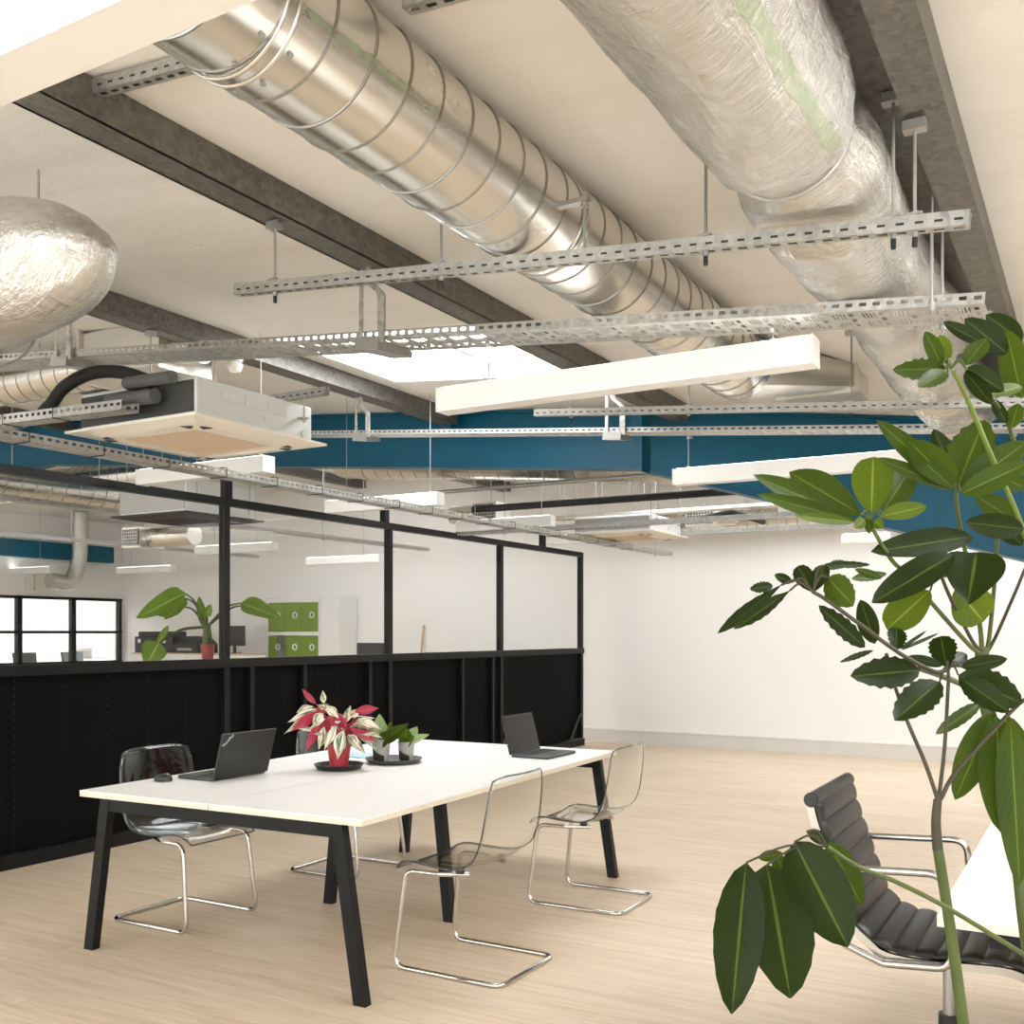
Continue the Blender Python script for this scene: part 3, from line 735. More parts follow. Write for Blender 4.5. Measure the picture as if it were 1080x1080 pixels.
for px0, px1, y, Y, lab in ((822, 868, 543, 9.7, 'short strip light end showing below the raking beam'), (888, 938, 574, 11.2, 'strip light end nearest the far wall left of the plant'), (938, 1010, 586, 12.0, 'strip light end behind the plant close to the far wall')):
    a, b = atY(px0, y, Y), atY(px1, y, Y)
    striplight(lab, a.x, b.x + (0 if px1 < 1000 else .4), Y, a.z, [(a.x + .2, zc(a.x)), (b.x - .1, zc(b.x))])

# ------------------------------------------------------------------ ceiling cassettes
def cassette(label, cx, cy, z, s=.93, dark=False, pipes=False, bh=.30):
    root = thing('ceiling_cassette', label, 'air conditioner', (cx, cy, z), 'cassette air conditioners hung from the roof')
    h = s / 2; b = h - .055; fm = 'soft_black' if dark else 'fascia_cream'
    m = MB()
    def ring(k, zz): return [(cx - k, cy - k, zz), (cx + k, cy - k, zz), (cx + k, cy + k, zz), (cx - k, cy + k, zz)]
    m.loft([ring(h, z + .03), ring(h, z + .018), ring(h - .09, z), ring(h - .20, z)], True, False)
    m.add(ring(h, z + .03), [(0, 1, 2, 3)])
    m.loft([ring(h - .20, z), ring(h - .215, z + .012)], True, False)
    m.build('fascia', fm, root, smooth=0)
    m = MB(); k = h - .205; m.box(cx - k, cx + k, cy - k, cy + k, z + .004, z + .012)
    for i in range(18):
        x = cx - k + 2 * k * (i + .5) / 18; m.box(x - .006, x + .006, cy - k, cy + k, z - .001, z + .004)
    m.build('intake_grille', 'soft_black' if dark else 'fascia_grille', root, smooth=0)
    for (dx, dy) in ((1, 0), (-1, 0), (0, 1), (0, -1)):
        m = MB(); l = h - .20; o = h - .125
        P = []
        for q, e in ((-l, 0), (l, 0)): pass
        def pt(al, ac, zz): return (cx + dx * ac + abs(dy) * al, cy + dy * ac + abs(dx) * al, zz)
        m.hexa([pt(-l, o - .035, z - .006), pt(l, o - .035, z - .006), pt(l, o + .030, z - .001), pt(-l, o + .030, z - .001), pt(-l, o - .035, z - .001), pt(l, o - .035, z - .001), pt(l, o + .030, z + .004), pt(-l, o + .030, z + .004)])
        m.build('air_flap', fm, root, smooth=0)
        for e in (-1, 1): MB().hexa([pt(e * (l + .002), o - .03, z - .004), pt(e * (l + .05), o - .005, z - .004), pt(e * (l + .05), o + .01, z - .004), pt(e * (l + .002), o + .03, z - .004), pt(e * (l + .002), o - .03, z - .001), pt(e * (l + .05), o - .005, z - .001), pt(e * (l + .05), o + .01, z - .001), pt(e * (l + .002), o + .03, z - .001)]).build('corner_slot', 'soft_black', root, smooth=0)
    m = MB(); m.rbox(cx - b, cx + b, cy - b, cy + b, z + .03, z + .03 + bh, .015)
    m.build('body', 'tin_case', root, smooth=30)
    m = MB(); x = cx + b + .001
    for i in range(3): MB().box(x, x + .004, cy - .25 + i * .16, cy - .12 + i * .16, z + .03 + bh * .55, z + .03 + bh * .82).build('cover_plate', 'tin_case', root, smooth=0)
    MB().cyl((x, cy + .05, z + .03 + bh * .35), (x + .006, cy + .05, z + .03 + bh * .35), .012, 10).build('bolt', 'tin_case', root)
    MB().cyl((x, cy + b - .07, z + .03 + bh * .2), (x + .008, cy + b - .07, z + .03 + bh * .2), .02, 10).build('bolt', 'tin_case', root)
    MB().box(cx - b + .01, cx + b - .01, cy - b - .006, cy - b, z + .05, z + bh + .01).build('side_panel', 'insulation_dark' if pipes else 'steel_grey', root, smooth=0)
    for ex, ey in (((1, 1),) if pipes else ((1, 1), (1, -1), (-1, 1), (-1, -1))):
        px, py = cx + ex * (b + .03), cy + ey * (b - .1)
        m = MB(); m.cyl((px, py, z + .12), (px, py, 2.73 if pipes else zc(px)), .005 if pipes else .0035, 6).box(min(cx + ex * b, px + ex * .02), max(cx + ex * b, px + ex * .02), py - .02, py + .02, z + .14, z + .146).cyl((px, py, z + .125), (px, py, z + .14), .011, 6)
        m.build('hanger_rod', 'zinc_rod', root)
    if pipes:
        y0 = cy - b
        for i, (dx, r, mt, pts) in enumerate(((-.10, .036, 'insulation_grey', None), (.02, .03, 'insulation_grey', None), (-.2, .032, 'insulation_black', 1))):
            x = cx + dx; m = MB()
            if pts: pl = curve3([(x + .35, y0 - .03, z + .21), (x + .18, y0 - .07, z + .27), (x - .02, y0 - .09, z + .285), (x - .2, y0 - .10, z + .24), (x - .3, y0 - .10, z + .17), (x - .36, y0 - .11, z + .125)], 6)
            else: pl = fillet([(x, y0 - .012, z + .135 + .075 * i), (x, y0 - .08, z + .135 + .075 * i), (x + .33, y0 - .08, z + .125 + .075 * i)], .05, 6)
            m.tube(pl, r, 12); m.build('insulated_pipe', mt, root)
    return root
flat('tin_case', (.70, .71, .70), .45, .35, var=.05, nscale=12)
cassette('nearest ceiling cassette, with a cream fascia and white metal body at upper left', -4.1, 3.83, 2.47, pipes=True, bh=.19)
cassette('ceiling cassette over the far room with a black underside', -7.1, 6.5, 2.47, dark=True)
cassette('far cream ceiling cassette above the end of the partition', -4.2, 9.65, 2.44, bh=.16)
# plenum box beside the nearest cassette, with its duct
root = thing('plenum_box', 'beige sheet metal plenum box on a spiral duct behind the long cable tray at left', 'air duct', (-5.5, 4.6, 3.2))
a, b = atY(102, 378, 4.6), atY(186, 378, 4.6)
m = MB(); m.box(a.x, b.x, 4.48, 4.86, a.z - .16, a.z + .13); m.build('box', 'tin_sheet', root, smooth=0)
for x in (a.x, b.x): MB().box(x - .012, x + .012, 4.45, 4.89, a.z - .19, a.z + .16).build('flange', 'tin_sheet', root, smooth=0)
spiral('', '', (-9.0, 4.66, a.z - .03), (a.x, 4.66, a.z - .03), .15, root=root, openend=False, pitch=.14)
m = MB(); m.tube([(b.x, 4.66, a.z - .02), (b.x + .16, 4.66, a.z - .02)], .12, 28); m.build('spigot', 'tin_sheet', root, smooth=60)
MB().cyl((b.x + .16, 4.66, a.z - .02), (b.x + .172, 4.66, a.z - .02), .115, 28).build('end_cap', 'white_enamel', root)
MB().cyl((-6.6, 4.66, a.z + .08), (-6.6, 4.66, zc(-6.6)), .005, 6).cyl(((a.x + b.x) / 2, 4.66, a.z + .1), ((a.x + b.x) / 2, 4.66, zc((a.x + b.x) / 2)), .005, 6).build('hanger_rod', 'zinc_rod', root)
# smoke detector
p = atX(248, 392, -4.9); zt = zc(-4.83) - .127
root = thing('smoke_detector', 'white round smoke detector under the beam above the nearest ceiling cassette', 'smoke detector', (p.x, p.y, zt))
MB().lathe([(.012, zt - .03), (.05, zt - .03), (.052, zt)], (p.x, p.y, 0), 20).build('mounting_base', 'white_plastic', root)
MB().lathe([(.02, zt - .10), (.035, zt - .095), (.045, zt - .07), (.05, zt - .06), (.05, zt - .045), (.038, zt - .04), (.038, zt - .03)], (p.x, p.y, 0), 20).build('sensor_head', 'white_plastic', root)

# ducts of the bays beyond the blue beam
ra = lambda x: 2.955 + .0865 * (-3.4 - x)
r0, *_ = spiral('spiral_duct', 'spiral duct running behind and below the bright blue beam', (-6.6, 8.35, ra(-6.6)), (-2.2, 8.35, ra(-2.2)), .165, pitch=.16, group='spiral ducts of the far bays', openend=False)
MB().cyl((-3.6, 8.35, ra(-3.6) + .15), (-3.6, 8.35, zc(-3.6)), .005, 6).cyl((-5.6, 8.35, ra(-5.6) + .15), (-5.6, 8.35, zc(-5.6)), .005, 6).build('hanger_rod', 'zinc_rod', r0)
m = MB(); e = V((-6.6, 8.35, ra(-6.6))); m.tube(fillet([e, e + V((-.32, 0, .02)), e + V((-.32, 0, .5))], .25, 8), .165, 28); m.build('elbow', 'spiral_steel', r0)
r0, *_ = spiral('spiral_duct', 'short open-ended spiral duct over the far room at left', (-9.2, 5.6, 2.93), (-9.2, 7.85, 2.93), .17, pitch=.16, group='spiral ducts of the far bays')
MB().cyl((-9.2, 7.2, 3.09), (-9.2, 7.2, zc(-9.2)), .005, 6).cyl((-9.2, 6.2, 3.09), (-9.2, 6.2, zc(-9.2)), .005, 6).build('hanger_rod', 'zinc_rod', r0)
r0, *_ = spiral('spiral_duct', 'spiral duct crossing the far room just above the partition rail at left', (-13.5, 8.0, 3.28), (-8.6, 8.0, 3.28), .17, pitch=.16, group='spiral ducts of the far bays', openend=False)
MB().cyl((-12.5, 8.0, 3.43), (-12.5, 8.0, zc(-12.5)), .005, 6).cyl((-9.0, 8.0, 3.43), (-9.0, 8.0, zc(-9.0)), .005, 6).build('hanger_rod', 'zinc_rod', r0)
def grille_box(label, c, sx, sy, h, tubeL, axis=1):
    root = thing('grille_box', label, 'air vent', c, 'grille boxes on the far ducts'); x, y, z = c
    MB().box(x - sx / 2, x + sx / 2, y - sy / 2, y + sy / 2, z - h / 2, z + h / 2).build('box', 'tin_sheet', root, smooth=0)
    m = MB(); m.box(x - sx / 2 + .02, x + sx / 2 - .02, y - sy / 2 - .012, y - sy / 2, z - h / 2 + .02, z + h / 2 - .02)
    m.build('grille_backing', 'soft_black', root, smooth=0)
    m = MB(); n = 9
    for i in range(n + 1):
        xx = x - sx / 2 + .02 + (sx - .04) * i / n; m.box(xx - .004, xx + .004, y - sy / 2 - .018, y - sy / 2 - .012, z - h / 2 + .02, z + h / 2 - .02)
    for i in range(6):
        zz = z - h / 2 + .02 + (h - .04) * i / 5; m.box(x - sx / 2 + .02, x + sx / 2 - .02, y - sy / 2 - .02, y - sy / 2 - .013, zz - .004, zz + .004)
    m.build('vent_grille', 'galvanised_light', root, smooth=0)
    m = MB(); m.tube([(x + sx / 2 * axis, y, z), (x + (sx / 2 + tubeL) * axis, y, z)], h * .48, 24); m.build('duct_stub', 'spiral_steel', root)
    MB().cyl((x, y, z + h / 2), (x, y, zc(x)), .005, 6).build('hanger_rod', 'zinc_rod', root)
p = atD(743, 546, 12.0); grille_box('grille box with a round silver end beside the raking beam, high on the far wall', p, .36, .3, .22, .2)
p = atD(518, 541, 11.0); grille_box('grille box above the partition between two strip lights', p, .3, .3, .2, .35, -1)
p = atD(151, 568, 10.3); grille_box('grille box over the far room left of the tall post', p, .26, .3, .2, .6)
def pipe(label, pts, r, mat, hang):
    root = thing('service_pipe', label, 'pipe', pts[0], 'service pipes of the far bays')
    MB().tube(fillet(pts, .1, 5), r, 12).build('pipe_run', mat, root, smooth=60)
    for x, y, z in hang: MB().cyl((x, y, z), (x, y, zc(x)), .004, 6).build('hanger_rod', 'zinc_rod', root)
pipe('thin grey pipe just beyond the bright blue beam', [(-6.2, 7.95, 2.79), (-1.9, 7.95, 2.79)], .018, 'steel_grey', [(-5.0, 7.95, 2.8), (-3.0, 7.95, 2.8)])
pipe('black lagged pipe under the spiral duct beyond the blue beam', [(-5.6, 8.9, 2.74), (-2.6, 8.9, 2.74)], .035, 'insulation_black', [(-4.6, 8.9, 2.76)])
pipe('silver pipe crossing above the grille box over the partition', [(-5.7, 10.55, 2.80), (.2, 10.55, 2.80)], .03, 'tin_sheet', [(-4.4, 10.55, 2.82), (-1.6, 10.55, 2.82)])
pipe('black pipe running to the far cream cassette', [(-3.2, 11.0, 2.68), (-3.2, 9.9, 2.68), (-3.55, 9.9, 2.62)], .03, 'insulation_black', [(-3.2, 10.35, 2.70)])
r0, *_ = spiral('spiral_duct', 'thin spiral duct high near the far wall left of the far cassette', (-5.6, 12.2, 2.86), (-1.4, 12.2, 2.86), .11, pitch=.12, group='spiral ducts of the far bays', openend=False)
MB().cyl((-4.6, 12.2, 2.96), (-4.6, 12.2, zc(-4.6)), .005, 6).cyl((-2.4, 12.2, 2.96), (-2.4, 12.2, zc(-2.4)), .005, 6).build('hanger_rod', 'zinc_rod', r0)
# duct bend and vent plate on the far left wall
root = thing('duct_elbow', 'silver S-bend duct high on the far left wall', 'air duct', atD(70, 600, 17))
q = [atX(84, 560, -14.9), atX(83, 590, -14.9), atX(74, 613, -14.9), atX(52, 612, -14.9)]
MB().tube(curve3([V((q[0].x, q[0].y, zc(-14.9) - .02)), q[0], q[1], q[2], q[3]], 7), .13, 20).build('hanging_bend', 'foil_plain', root)
mb = MB(); a, b = atX(27, 622, LEFTX), atX(44, 602, LEFTX)
for k in (0, .52): mb.box(LEFTX, LEFTX + .03, a.y + (b.y - a.y) * k, a.y + (b.y - a.y) * (k + .46), a.z, b.z)
solo(mb, 'vent_cover', 'fascia_cream', 'beige double vent cover on the far left wall above the glazed office', 'vent', smooth=0)
mb = MB(); mb.box(LEFTX + .02, LEFTX + .18, 5.5, 12.3, 2.72, 3.0)
solo(mb, 'steel_beam', 'blue_steel', 'dark blue beam along the far left wall above the glazed office', 'beam', smooth=0)

# ------------------------------------------------------------------ glazed office on the far left wall
ymid = [atX(px, 660, LEFTX).y for px in (20, 77, 126)]; sp_ = ymid[1] - ymid[0]
mb = MB(); xa, xb = LEFTX - .06, LEFTX + .03; w = .045
for y in [ymid[0] - 2 * sp_, ymid[0] - sp_] + ymid: mb.box(xa, xb, y - (w if y != ymid[2] else .03), y + (w if y != ymid[2] else .03), 0, GZ)
for z in (GZ - .05, 1.46, .93, .42, .0):
    mb.box(xa, xb, GY0, GY1, z, z + .05)
gl = struct(mb, 'window_9', 'black_metal', smooth=0)
for i in range(4):
    ya, yb = ([ymid[0] - 2 * sp_, ymid[0] - sp_] + ymid)[i:i + 2]
    p = MB().box(LEFTX - .02, LEFTX - .012, ya + .03, yb - .03, .05, GZ - .05).build('pane', 'pane_glass', gl, smooth=0); p['kind'] = 'structure'
def task_chair(label, x, y, rz):
    root = thing('task_chair', label, 'chair', (x, y, 0), 'chairs inside the glazed office')
    m = MB(); m.rbox(x - .24, x + .24, y - .23, y + .23, .45, .53, .06); m.build('seat', 'soft_black', root)
    m = MB(); m.hexa([(x - .28, y - .2, .62), (x - .22, y - .2, .62), (x - .22, y + .2, .62), (x - .28, y + .2, .62), (x - .36, y - .22, 1.12), (x - .31, y - .22, 1.12), (x - .31, y + .22, 1.12), (x - .36, y + .22, 1.12)]); m.bar((x - .22, y, .5), (x - .27, y, .72), .05, .02); m.build('backrest', 'soft_black', root)
    m = MB(); m.cyl((x, y, .08), (x, y, .45), .03, 10)
    for k in range(5):
        a = 2 * PI * k / 5; m.bar((x, y, .09), (x + .3 * math.cos(a), y + .3 * math.sin(a), .05), .04, .03); m.sphere((x + .3 * math.cos(a), y + .3 * math.sin(a), .03), .03)
    m.build('pedestal', 'black_plastic', root)
pa = atX(37, 698, -16.3); task_chair('black chair behind the left panes of the glazed office', -16.3, atX(38, 698, -16.3).y, 0)
task_chair('black chair behind the right panes of the glazed office', -16.3, atX(88, 698, -16.3).y, 0)
yy = atX(103, 690, -16.9).y
root = thing('office_desk', 'pale desk inside the glazed office', 'desk', (-17.0, yy, 0))
MB().box(-17.5, -16.7, yy - .28, yy + .28, .95, .98).build('tabletop', 'white_enamel', root, smooth=0)
for dx in (-17.45, -16.75):
    MB().box(dx - .03, dx + .03, yy - .25, yy + .25, 0, .95).build('leg', 'white_enamel', root, smooth=0)
root = thing('multifunction_printer', 'pale grey printer on the desk inside the glazed office', 'printer', (-17.0, yy, .98))
MB().rbox(-17.3, -16.75, yy - .26, yy + .26, .981, 1.15, .04).build('body', 'grey_plastic', root); MB().rbox(-17.28, -16.8, yy - .2, yy + .22, 1.15, 1.24, .04).build('scanner_lid', 'white_plastic', root)

# ------------------------------------------------------------------ partition
PX = -5.95; TOPZ = 2.50; MIDZ = 1.24
PY = [3.69, 5.81, 7.93, 10.03, 12.1]; PY0 = 2.3
root = thing('glazed_partition', 'long black metal partition with solid lower panels and glazed top', 'partition', (PX, 7, 0), kind='thing')
for y in PY:
    MB().box(PX - .03, PX + .03, y - .03, y + .03, 0, TOPZ).build('post', 'black_metal', root, smooth=0)
MB().box(PX - .032, PX + .032, PY0, 12.13, TOPZ - .03, TOPZ + .03).build('top_rail', 'black_metal', root, smooth=0)
MB().box(PX - .036, PX + .045, PY0, 12.13, MIDZ - .035, MIDZ + .035).build('middle_rail', 'black_metal', root, smooth=0)
MB().box(PX - .036, PX + .05, PY0, 12.13, 0, .09).build('bottom_rail', 'black_metal', root, smooth=0)
for y in (5.83, 7.87, 9.2, 11.05):
    MB().box(PX - .03, PX + .03, y - .035, y + .035, TOPZ + .02, TOPZ + .2).build('stub_post', 'black_metal', root, smooth=0)
def make_peg():
    m, nt, b = nodes('black_panel')
    v = coords(nt)
    sp = nt.nodes.new('ShaderNodeSeparateXYZ'); nt.links.new(v, sp.inputs[0])
    fy = math_n(nt, 'ABSOLUTE', math_n(nt, 'SUBTRACT', math_n(nt, 'FRACT', math_n(nt, 'DIVIDE', sp.outputs[1], .35)), .5))
    fz = math_n(nt, 'ABSOLUTE', math_n(nt, 'SUBTRACT', math_n(nt, 'FRACT', math_n(nt, 'DIVIDE', sp.outputs[2], .05)), .5))
    f = math_n(nt, 'MULTIPLY', math_n(nt, 'LESS_THAN', fy, .012), math_n(nt, 'LESS_THAN', fz, .12))
    nt.links.new(mix(nt, f, (.0035, .0035, .0035), (.03, .03, .028)), b.inputs['Base Color']); b.inputs['Roughness'].default_value = .6; b.inputs['Specular IOR Level'].default_value = .06
make_peg()
yl = [PY0, 3.66, 5.78, 7.9, 10.0, 12.07]
for i in range(5):
    MB().box(PX - .02, PX + .0, yl[i] + (.06 if i else 0), yl[i + 1], .09, MIDZ - .035).build('lower_panel', 'black_panel', root, smooth=0)
for px in (262, 318, 387, 485, 517):
    y = atX(px, 750, PX).y
    MB().box(PX + .001, PX + .045, y - .022, y + .022, .09, MIDZ - .035).build('stud', 'black_stud', root, smooth=0) if 'black_stud' in M else None
    if 'black_stud' not in M:
        if 'black_metal' in M: MB().box(PX + .001, PX + .045, y - .022, y + .022, .09, MIDZ - .035).build('stud', 'black_metal', root, smooth=0)
for i in range(1, 5):
    MB().box(PX - .006, PX + .002, PY[i - 1] + .03, PY[i] - .03, MIDZ + .035, TOPZ - .03).build('glass_pane', 'pane_glass', root, smooth=0)
MB().box(PX - .006, PX + .002, PY0, PY[0] - .03, MIDZ + .035, TOPZ - .03).build('glass_pane', 'pane_glass', root, smooth=0)
for y in (11.75, 9.95):
    m = MB(); m.bar((PX + .04, y, .11), (PX + .04, y + .28, .42), .02, .02).cyl((PX + .05, y, .13), (PX + .06, y, .13), .018, 8).cyl((PX + .05, y + .26, .40), (PX + .06, y + .26, .40), .018, 8).box(PX + .0, PX + .1, y - .1, y + .3, .09, .10)
    m.build('brace', 'insulation_dark', root)

# ------------------------------------------------------------------ far room furniture
X0, X1 = atY(140, 690, 11.3).x, atY(258, 690, 11.3).x; ZC = 1.155
n = 3
for i in range(n):
    a, b = X0 + (X1 - X0) * i / n, X0 + (X1 - X0) * (i + 1) / n
    root = thing('sideboard_cabinet', ['white sideboard cabinet under the printers, leftmost of the row', 'white sideboard cabinet in the middle of the row behind the leafy plant', 'white sideboard cabinet under the far monitor'][i], 'cabinet', ((a + b) / 2, 11.5, 0), 'white sideboard cabinets in the far room')
    MB().box(a + .003, b - .003, 11.3, 11.75, 0, ZC - .022).build('carcass', 'white_enamel', root, smooth=0)
    MB().box(a + .003, b - .003, 11.28, 11.76, ZC - .022, ZC).build('top_panel', 'pale_wood', root, smooth=0)
    for s in (0, 1):
        xa = a + (b - a) * s / 2; d = MB().box(xa + .012, xa + (b - a) / 2 - .012, 11.28, 11.30, .06, ZC - .05).build('door', 'white_enamel', root, smooth=0)
        xh = xa + (b - a) / 2 - .06 if s == 0 else xa + .06
        MB().cyl((xh, 11.262, .66), (xh, 11.262, .80), .008, 8).build('handle', 'steel_grey', d)
# printers
a, b = atY(145, 687, 11.4), atY(185, 666, 11.4)
root = thing('desktop_printer', 'black desktop printer on the sideboard left of the leafy plant', 'printer', ((a.x + b.x) / 2, 11.5, ZC))
MB().rbox(a.x, b.x, 11.33, 11.73, ZC, b.z - .08, .03).build('body', 'black_plastic', root); MB().rbox(a.x + .05, b.x - .06, 11.36, 11.70, b.z - .08, b.z, .03).build('paper_tray', 'soft_black', root)
MB().box(a.x + .1, a.x + .16, 11.32, 11.33, b.z - .18, b.z - .12).box(b.x - .2, b.x - .14, 11.32, 11.33, b.z - .18, b.z - .14).build('control_panel', 'white_plastic', root)
a, b = atY(189, 688, 11.45), atY(215, 671, 11.45)
root = thing('laser_printer', 'low rounded black printer on the sideboard behind the leafy plant', 'printer', ((a.x + b.x) / 2, 11.5, ZC))
m = MB(); m.loft([[(x, y, z) for x, y in ((a.x + k, 11.32 + k, ), (b.x - k, 11.32 + k), (b.x - k, 11.74 - k), (a.x + k, 11.74 - k))] for k, z in ((0, ZC), (0, ZC + .14), (.05, ZC + .22), (.12, b.z))], True, True); m.build('body', 'black_plastic', root, smooth=20)
MB().box(a.x + .12, b.x - .12, 11.30, 11.33, ZC + .04, ZC + .08).build('output_slot', 'grey_plastic', root, smooth=0)
def monitor(label, x, y, zbase, w, h, zb, tilt=0):
    root = thing('computer_monitor', label, 'monitor', (x, y, zbase))
    MB().rbox(x - w / 2, x + w / 2, y - .02, y + .02, zb, zb + h, .008).build('display', 'black_plastic', root)
    MB().box(x - w / 2 + .015, x + w / 2 - .015, y - .024, y - .02, zb + .02, zb + h - .015).build('screen', 'screen_black', root, smooth=0)
    MB().bar((x, y + .03, zbase + .01), (x, y + .03, zb + h * .4), .05, .02).build('stand', 'black_plastic', root); MB().rbox(x - .12, x + .12, y - .08, y + .09, zbase, zbase + .012, .03).build('foot', 'black_plastic', root)
a, b = atY(234, 681, 11.5), atY(258, 660, 11.5)
monitor('black computer monitor standing on the sideboard right of the tall post', (a.x + b.x) / 2, 11.5, ZC, b.x - a.x, b.z - a.z, a.z)
# black screen just over the middle rail
p0, p1 = atD(377, 692, 12.0), atD(410, 678, 12.0); xm = (p0.x + p1.x) / 2; ym = (p0.y + p1.y) / 2
root = thing('standing_desk', 'white desk hidden behind the partition below the far wall', 'desk', (xm, ym, 0))
MB().box(xm - .6, xm + .6, ym - .3, ym + .4, .715, .74).build('tabletop', 'white_enamel', root, smooth=0)
for dx in (-.55, .55): MB().box(xm + dx - .03, xm + dx + .03, ym - .25, ym + .35, 0, .715).build('leg', 'white_enamel', root, smooth=0)
monitor('black monitor top peeking above the partition rail below the blank wall', xm, ym, .74, .46, p1.z - .93, .93)
# lockers
LY = 12.2; a, b = atY(281, 632, LY), atY(337, 632, LY); LW = b.x - a.x; LH = 2.02
root = thing('locker_cabinet', 'white locker cabinet with rows of green doors against the far wall', 'locker', ((a.x + b.x) / 2, LY + .2, 0))
m = MB(); m.box(a.x, b.x, LY + .40, LY + .43, 0, LH)
for k in (0, 1): m.box((a.x, b.x - .025)[k], (a.x + .025, b.x)[k], LY, LY + .40, 0, LH)
rowz = [.03, .50, .98, 1.46, 1.98]
for z in rowz: m.box(a.x + .025, b.x - .025, LY, LY + .40, z - .028, z + .028)
m.build('carcass', 'white_enamel', root, smooth=0)
dw = (LW - .05) / 3
for r in range(4):
    for c in range(3):
        x0 = a.x + .025 + dw * c; gap = .16 if (r == 2 and c == 0) else .006
        d = MB().box(x0 + .004, x0 + dw - gap, LY + .01, LY + .03, rowz[r] + .032, rowz[r + 1] - .032).build('door', 'green_door', root, smooth=0)
        xc, zcn = x0 + dw * .62, (rowz[r] + rowz[r + 1]) / 2 + .03
        MB().tube([(xc + .042 * math.cos(t), LY + .004, zcn + .042 * math.sin(t)) for t in [2 * PI * k / 16 for k in range(16)]], .009, 6, closed=True).build('handle', 'white_plastic', d)
a2 = atY(357.5, 632, LY).x
root = thing('tall_cupboard', 'plain white tall cupboard right of the green lockers', 'cupboard', ((b.x + a2) / 2, LY + .2, 0))
MB().box(b.x + .006, a2, LY + .02, LY + .43, 0, LH + .02).build('carcass', 'white_enamel', root, smooth=0); MB().box(b.x + .012, a2 - .006, LY, LY + .02, .05, LH + .01).build('door', 'white_enamel', root, smooth=0)
MB().cyl((b.x + .06, LY - .014, 1.0), (b.x + .06, LY - .014, 1.12), .008, 8).build('handle', 'steel_grey', root)
p = atY(444, 660, 12.55)
solo(MB().tube([(p.x - .03, 12.40, 0), (p.x, 12.626, p.z)], .016, 10).cyl((p.x, 12.625, p.z - .015), (p.x, 12.627, p.z + .01), .014, 8), 'wooden_pole', 'wood_pole', 'thin wooden pole leaning on the far wall behind the partition', 'pole', origin=(p.x, 12.5, 0))

# leafy plant of the far room
pb = atD(219, 692, 10.2)
root = thing('plant_stand', 'grey plinth under the arrow-leaved plant behind the partition', 'plant stand', (pb.x, pb.y, 0))
MB().rbox(pb.x - .2, pb.x + .2, pb.y - .2, pb.y + .2, 0, pb.z - .051, .02).build('plinth', 'plinth_grey', root)
root = thing('arrowhead_plant', 'potted plant with big bright green arrow-shaped leaves behind the partition', 'plant', (pb.x, pb.y, pb.z - .05)); zt = pb.z - .05
MB().lathe([(.05, zt), (.068, zt + .16), (.072, zt + .17), (.062, zt + .165), (.06, zt + .14)], (pb.x, pb.y, 0)).build('pot', 'terracotta', root)
MB().tube([(pb.x, pb.y, zt + .14), (pb.x - .005, pb.y, zt + .24), (pb.x - .01, pb.y, zt + .36)], [.05, .045, .035], 10).build('trunk', 'stem_green', root)
crown = V((pb.x - .01, pb.y, zt + .34))
for i, (bx, by, tx, ty, w, dd, sh) in enumerate(((196, 626, 142, 650, 20, -.1, 2), (197, 631, 172, 653, 12, .1, 2), (192, 640, 165, 648, 14, .25, 2), (254, 636, 296, 650, 17, 0, 2), (215, 662, 210, 629, 7, .1, 0), (218, 650, 222, 637, 7, -.1, 2), (168, 678, 153, 702, 20, -.3, 2), (166, 680, 177, 660, 6, -.1, 0), (262, 638, 280, 640, 12, .3, 2))):
    B, T = atD(bx, by, 10.2 + dd), atD(tx, ty, 10.15 + dd)
    mid = crown.lerp(B, .55) + V((0, 0, .06))
    MB().tube(curve3([crown, mid, B], 6), [.014 - .007 * k / 12 for k in range(13)], 7).build('leaf_stalk', 'stem_green', root)
    view = (V((0, 0, H)) - B).normalized() + V((0, 0, .7))
    MB().leaf(B, T, w / 1080 * 10.2 * 1.35, view, .2, .12, 10, sh, wave=.04, seed=i).build('leaf', 'leaf_alocasia', root, smooth=80)

# ------------------------------------------------------------------ bench table
TX0, TX1, TY0, TY1, TZ = -4.165, -2.57, 3.14, 5.82, .74
root = thing('bench_table', 'long white double bench table with splayed black metal legs', 'table', (0, 0, 0))
hx_, hy_ = .81, 1.335
for xa, xb in ((-hx_, -.003), (.003, hx_)):
    t = MB().box(xa, xb, -hy_, hy_, TZ - .006, TZ).build('tabletop', 'white_enamel', root, smooth=0)
    MB().box(xa, xb, -hy_, hy_, TZ - .028, TZ - .006).build('board_edge', 'oak_edge', t, smooth=0)
def leg(xt, xb, y, w=.058, d=.042):
    m = MB(); P = []
    for z, xc in ((0, xb), (TZ - .03, xt)): P += [(xc - w / 2, y - d / 2, z), (xc + w / 2, y - d / 2, z), (xc + w / 2, y + d / 2, z), (xc - w / 2, y + d / 2, z)]
    return m.hexa(P)
for y, xl0, xl1, xr1, xr0 in ((-1.313, -.645, -.755, .80, .685), (-.145, -.20, -.275, .495, .42), (1.13, -.58, -.645, .87, .76)):
    leg(xl0, xl1, y).build('leg', 'black_metal', root, smooth=0); leg(xr0, xr1, y).build('leg', 'black_metal', root, smooth=0)
    MB().box(xl0, xr0, y - .018, y + .018, TZ - .085, TZ - .029).build('cross_bar', 'black_metal', root, smooth=0)
for x in (-.15, .30): MB().box(x - .025, x + .025, -1.27, 1.1, TZ - .075, TZ - .029).build('long_rail', 'black_metal', root, smooth=0)
MB().box(-.1, .25, -1.05, -.3, TZ - .12, TZ - .10).box(-.1, -.09, -1.05, -.3, TZ - .12, TZ - .03).box(.24, .25, -1.05, -.3, TZ - .12, TZ - .03).build('cable_basket', 'black_metal', root, smooth=0)
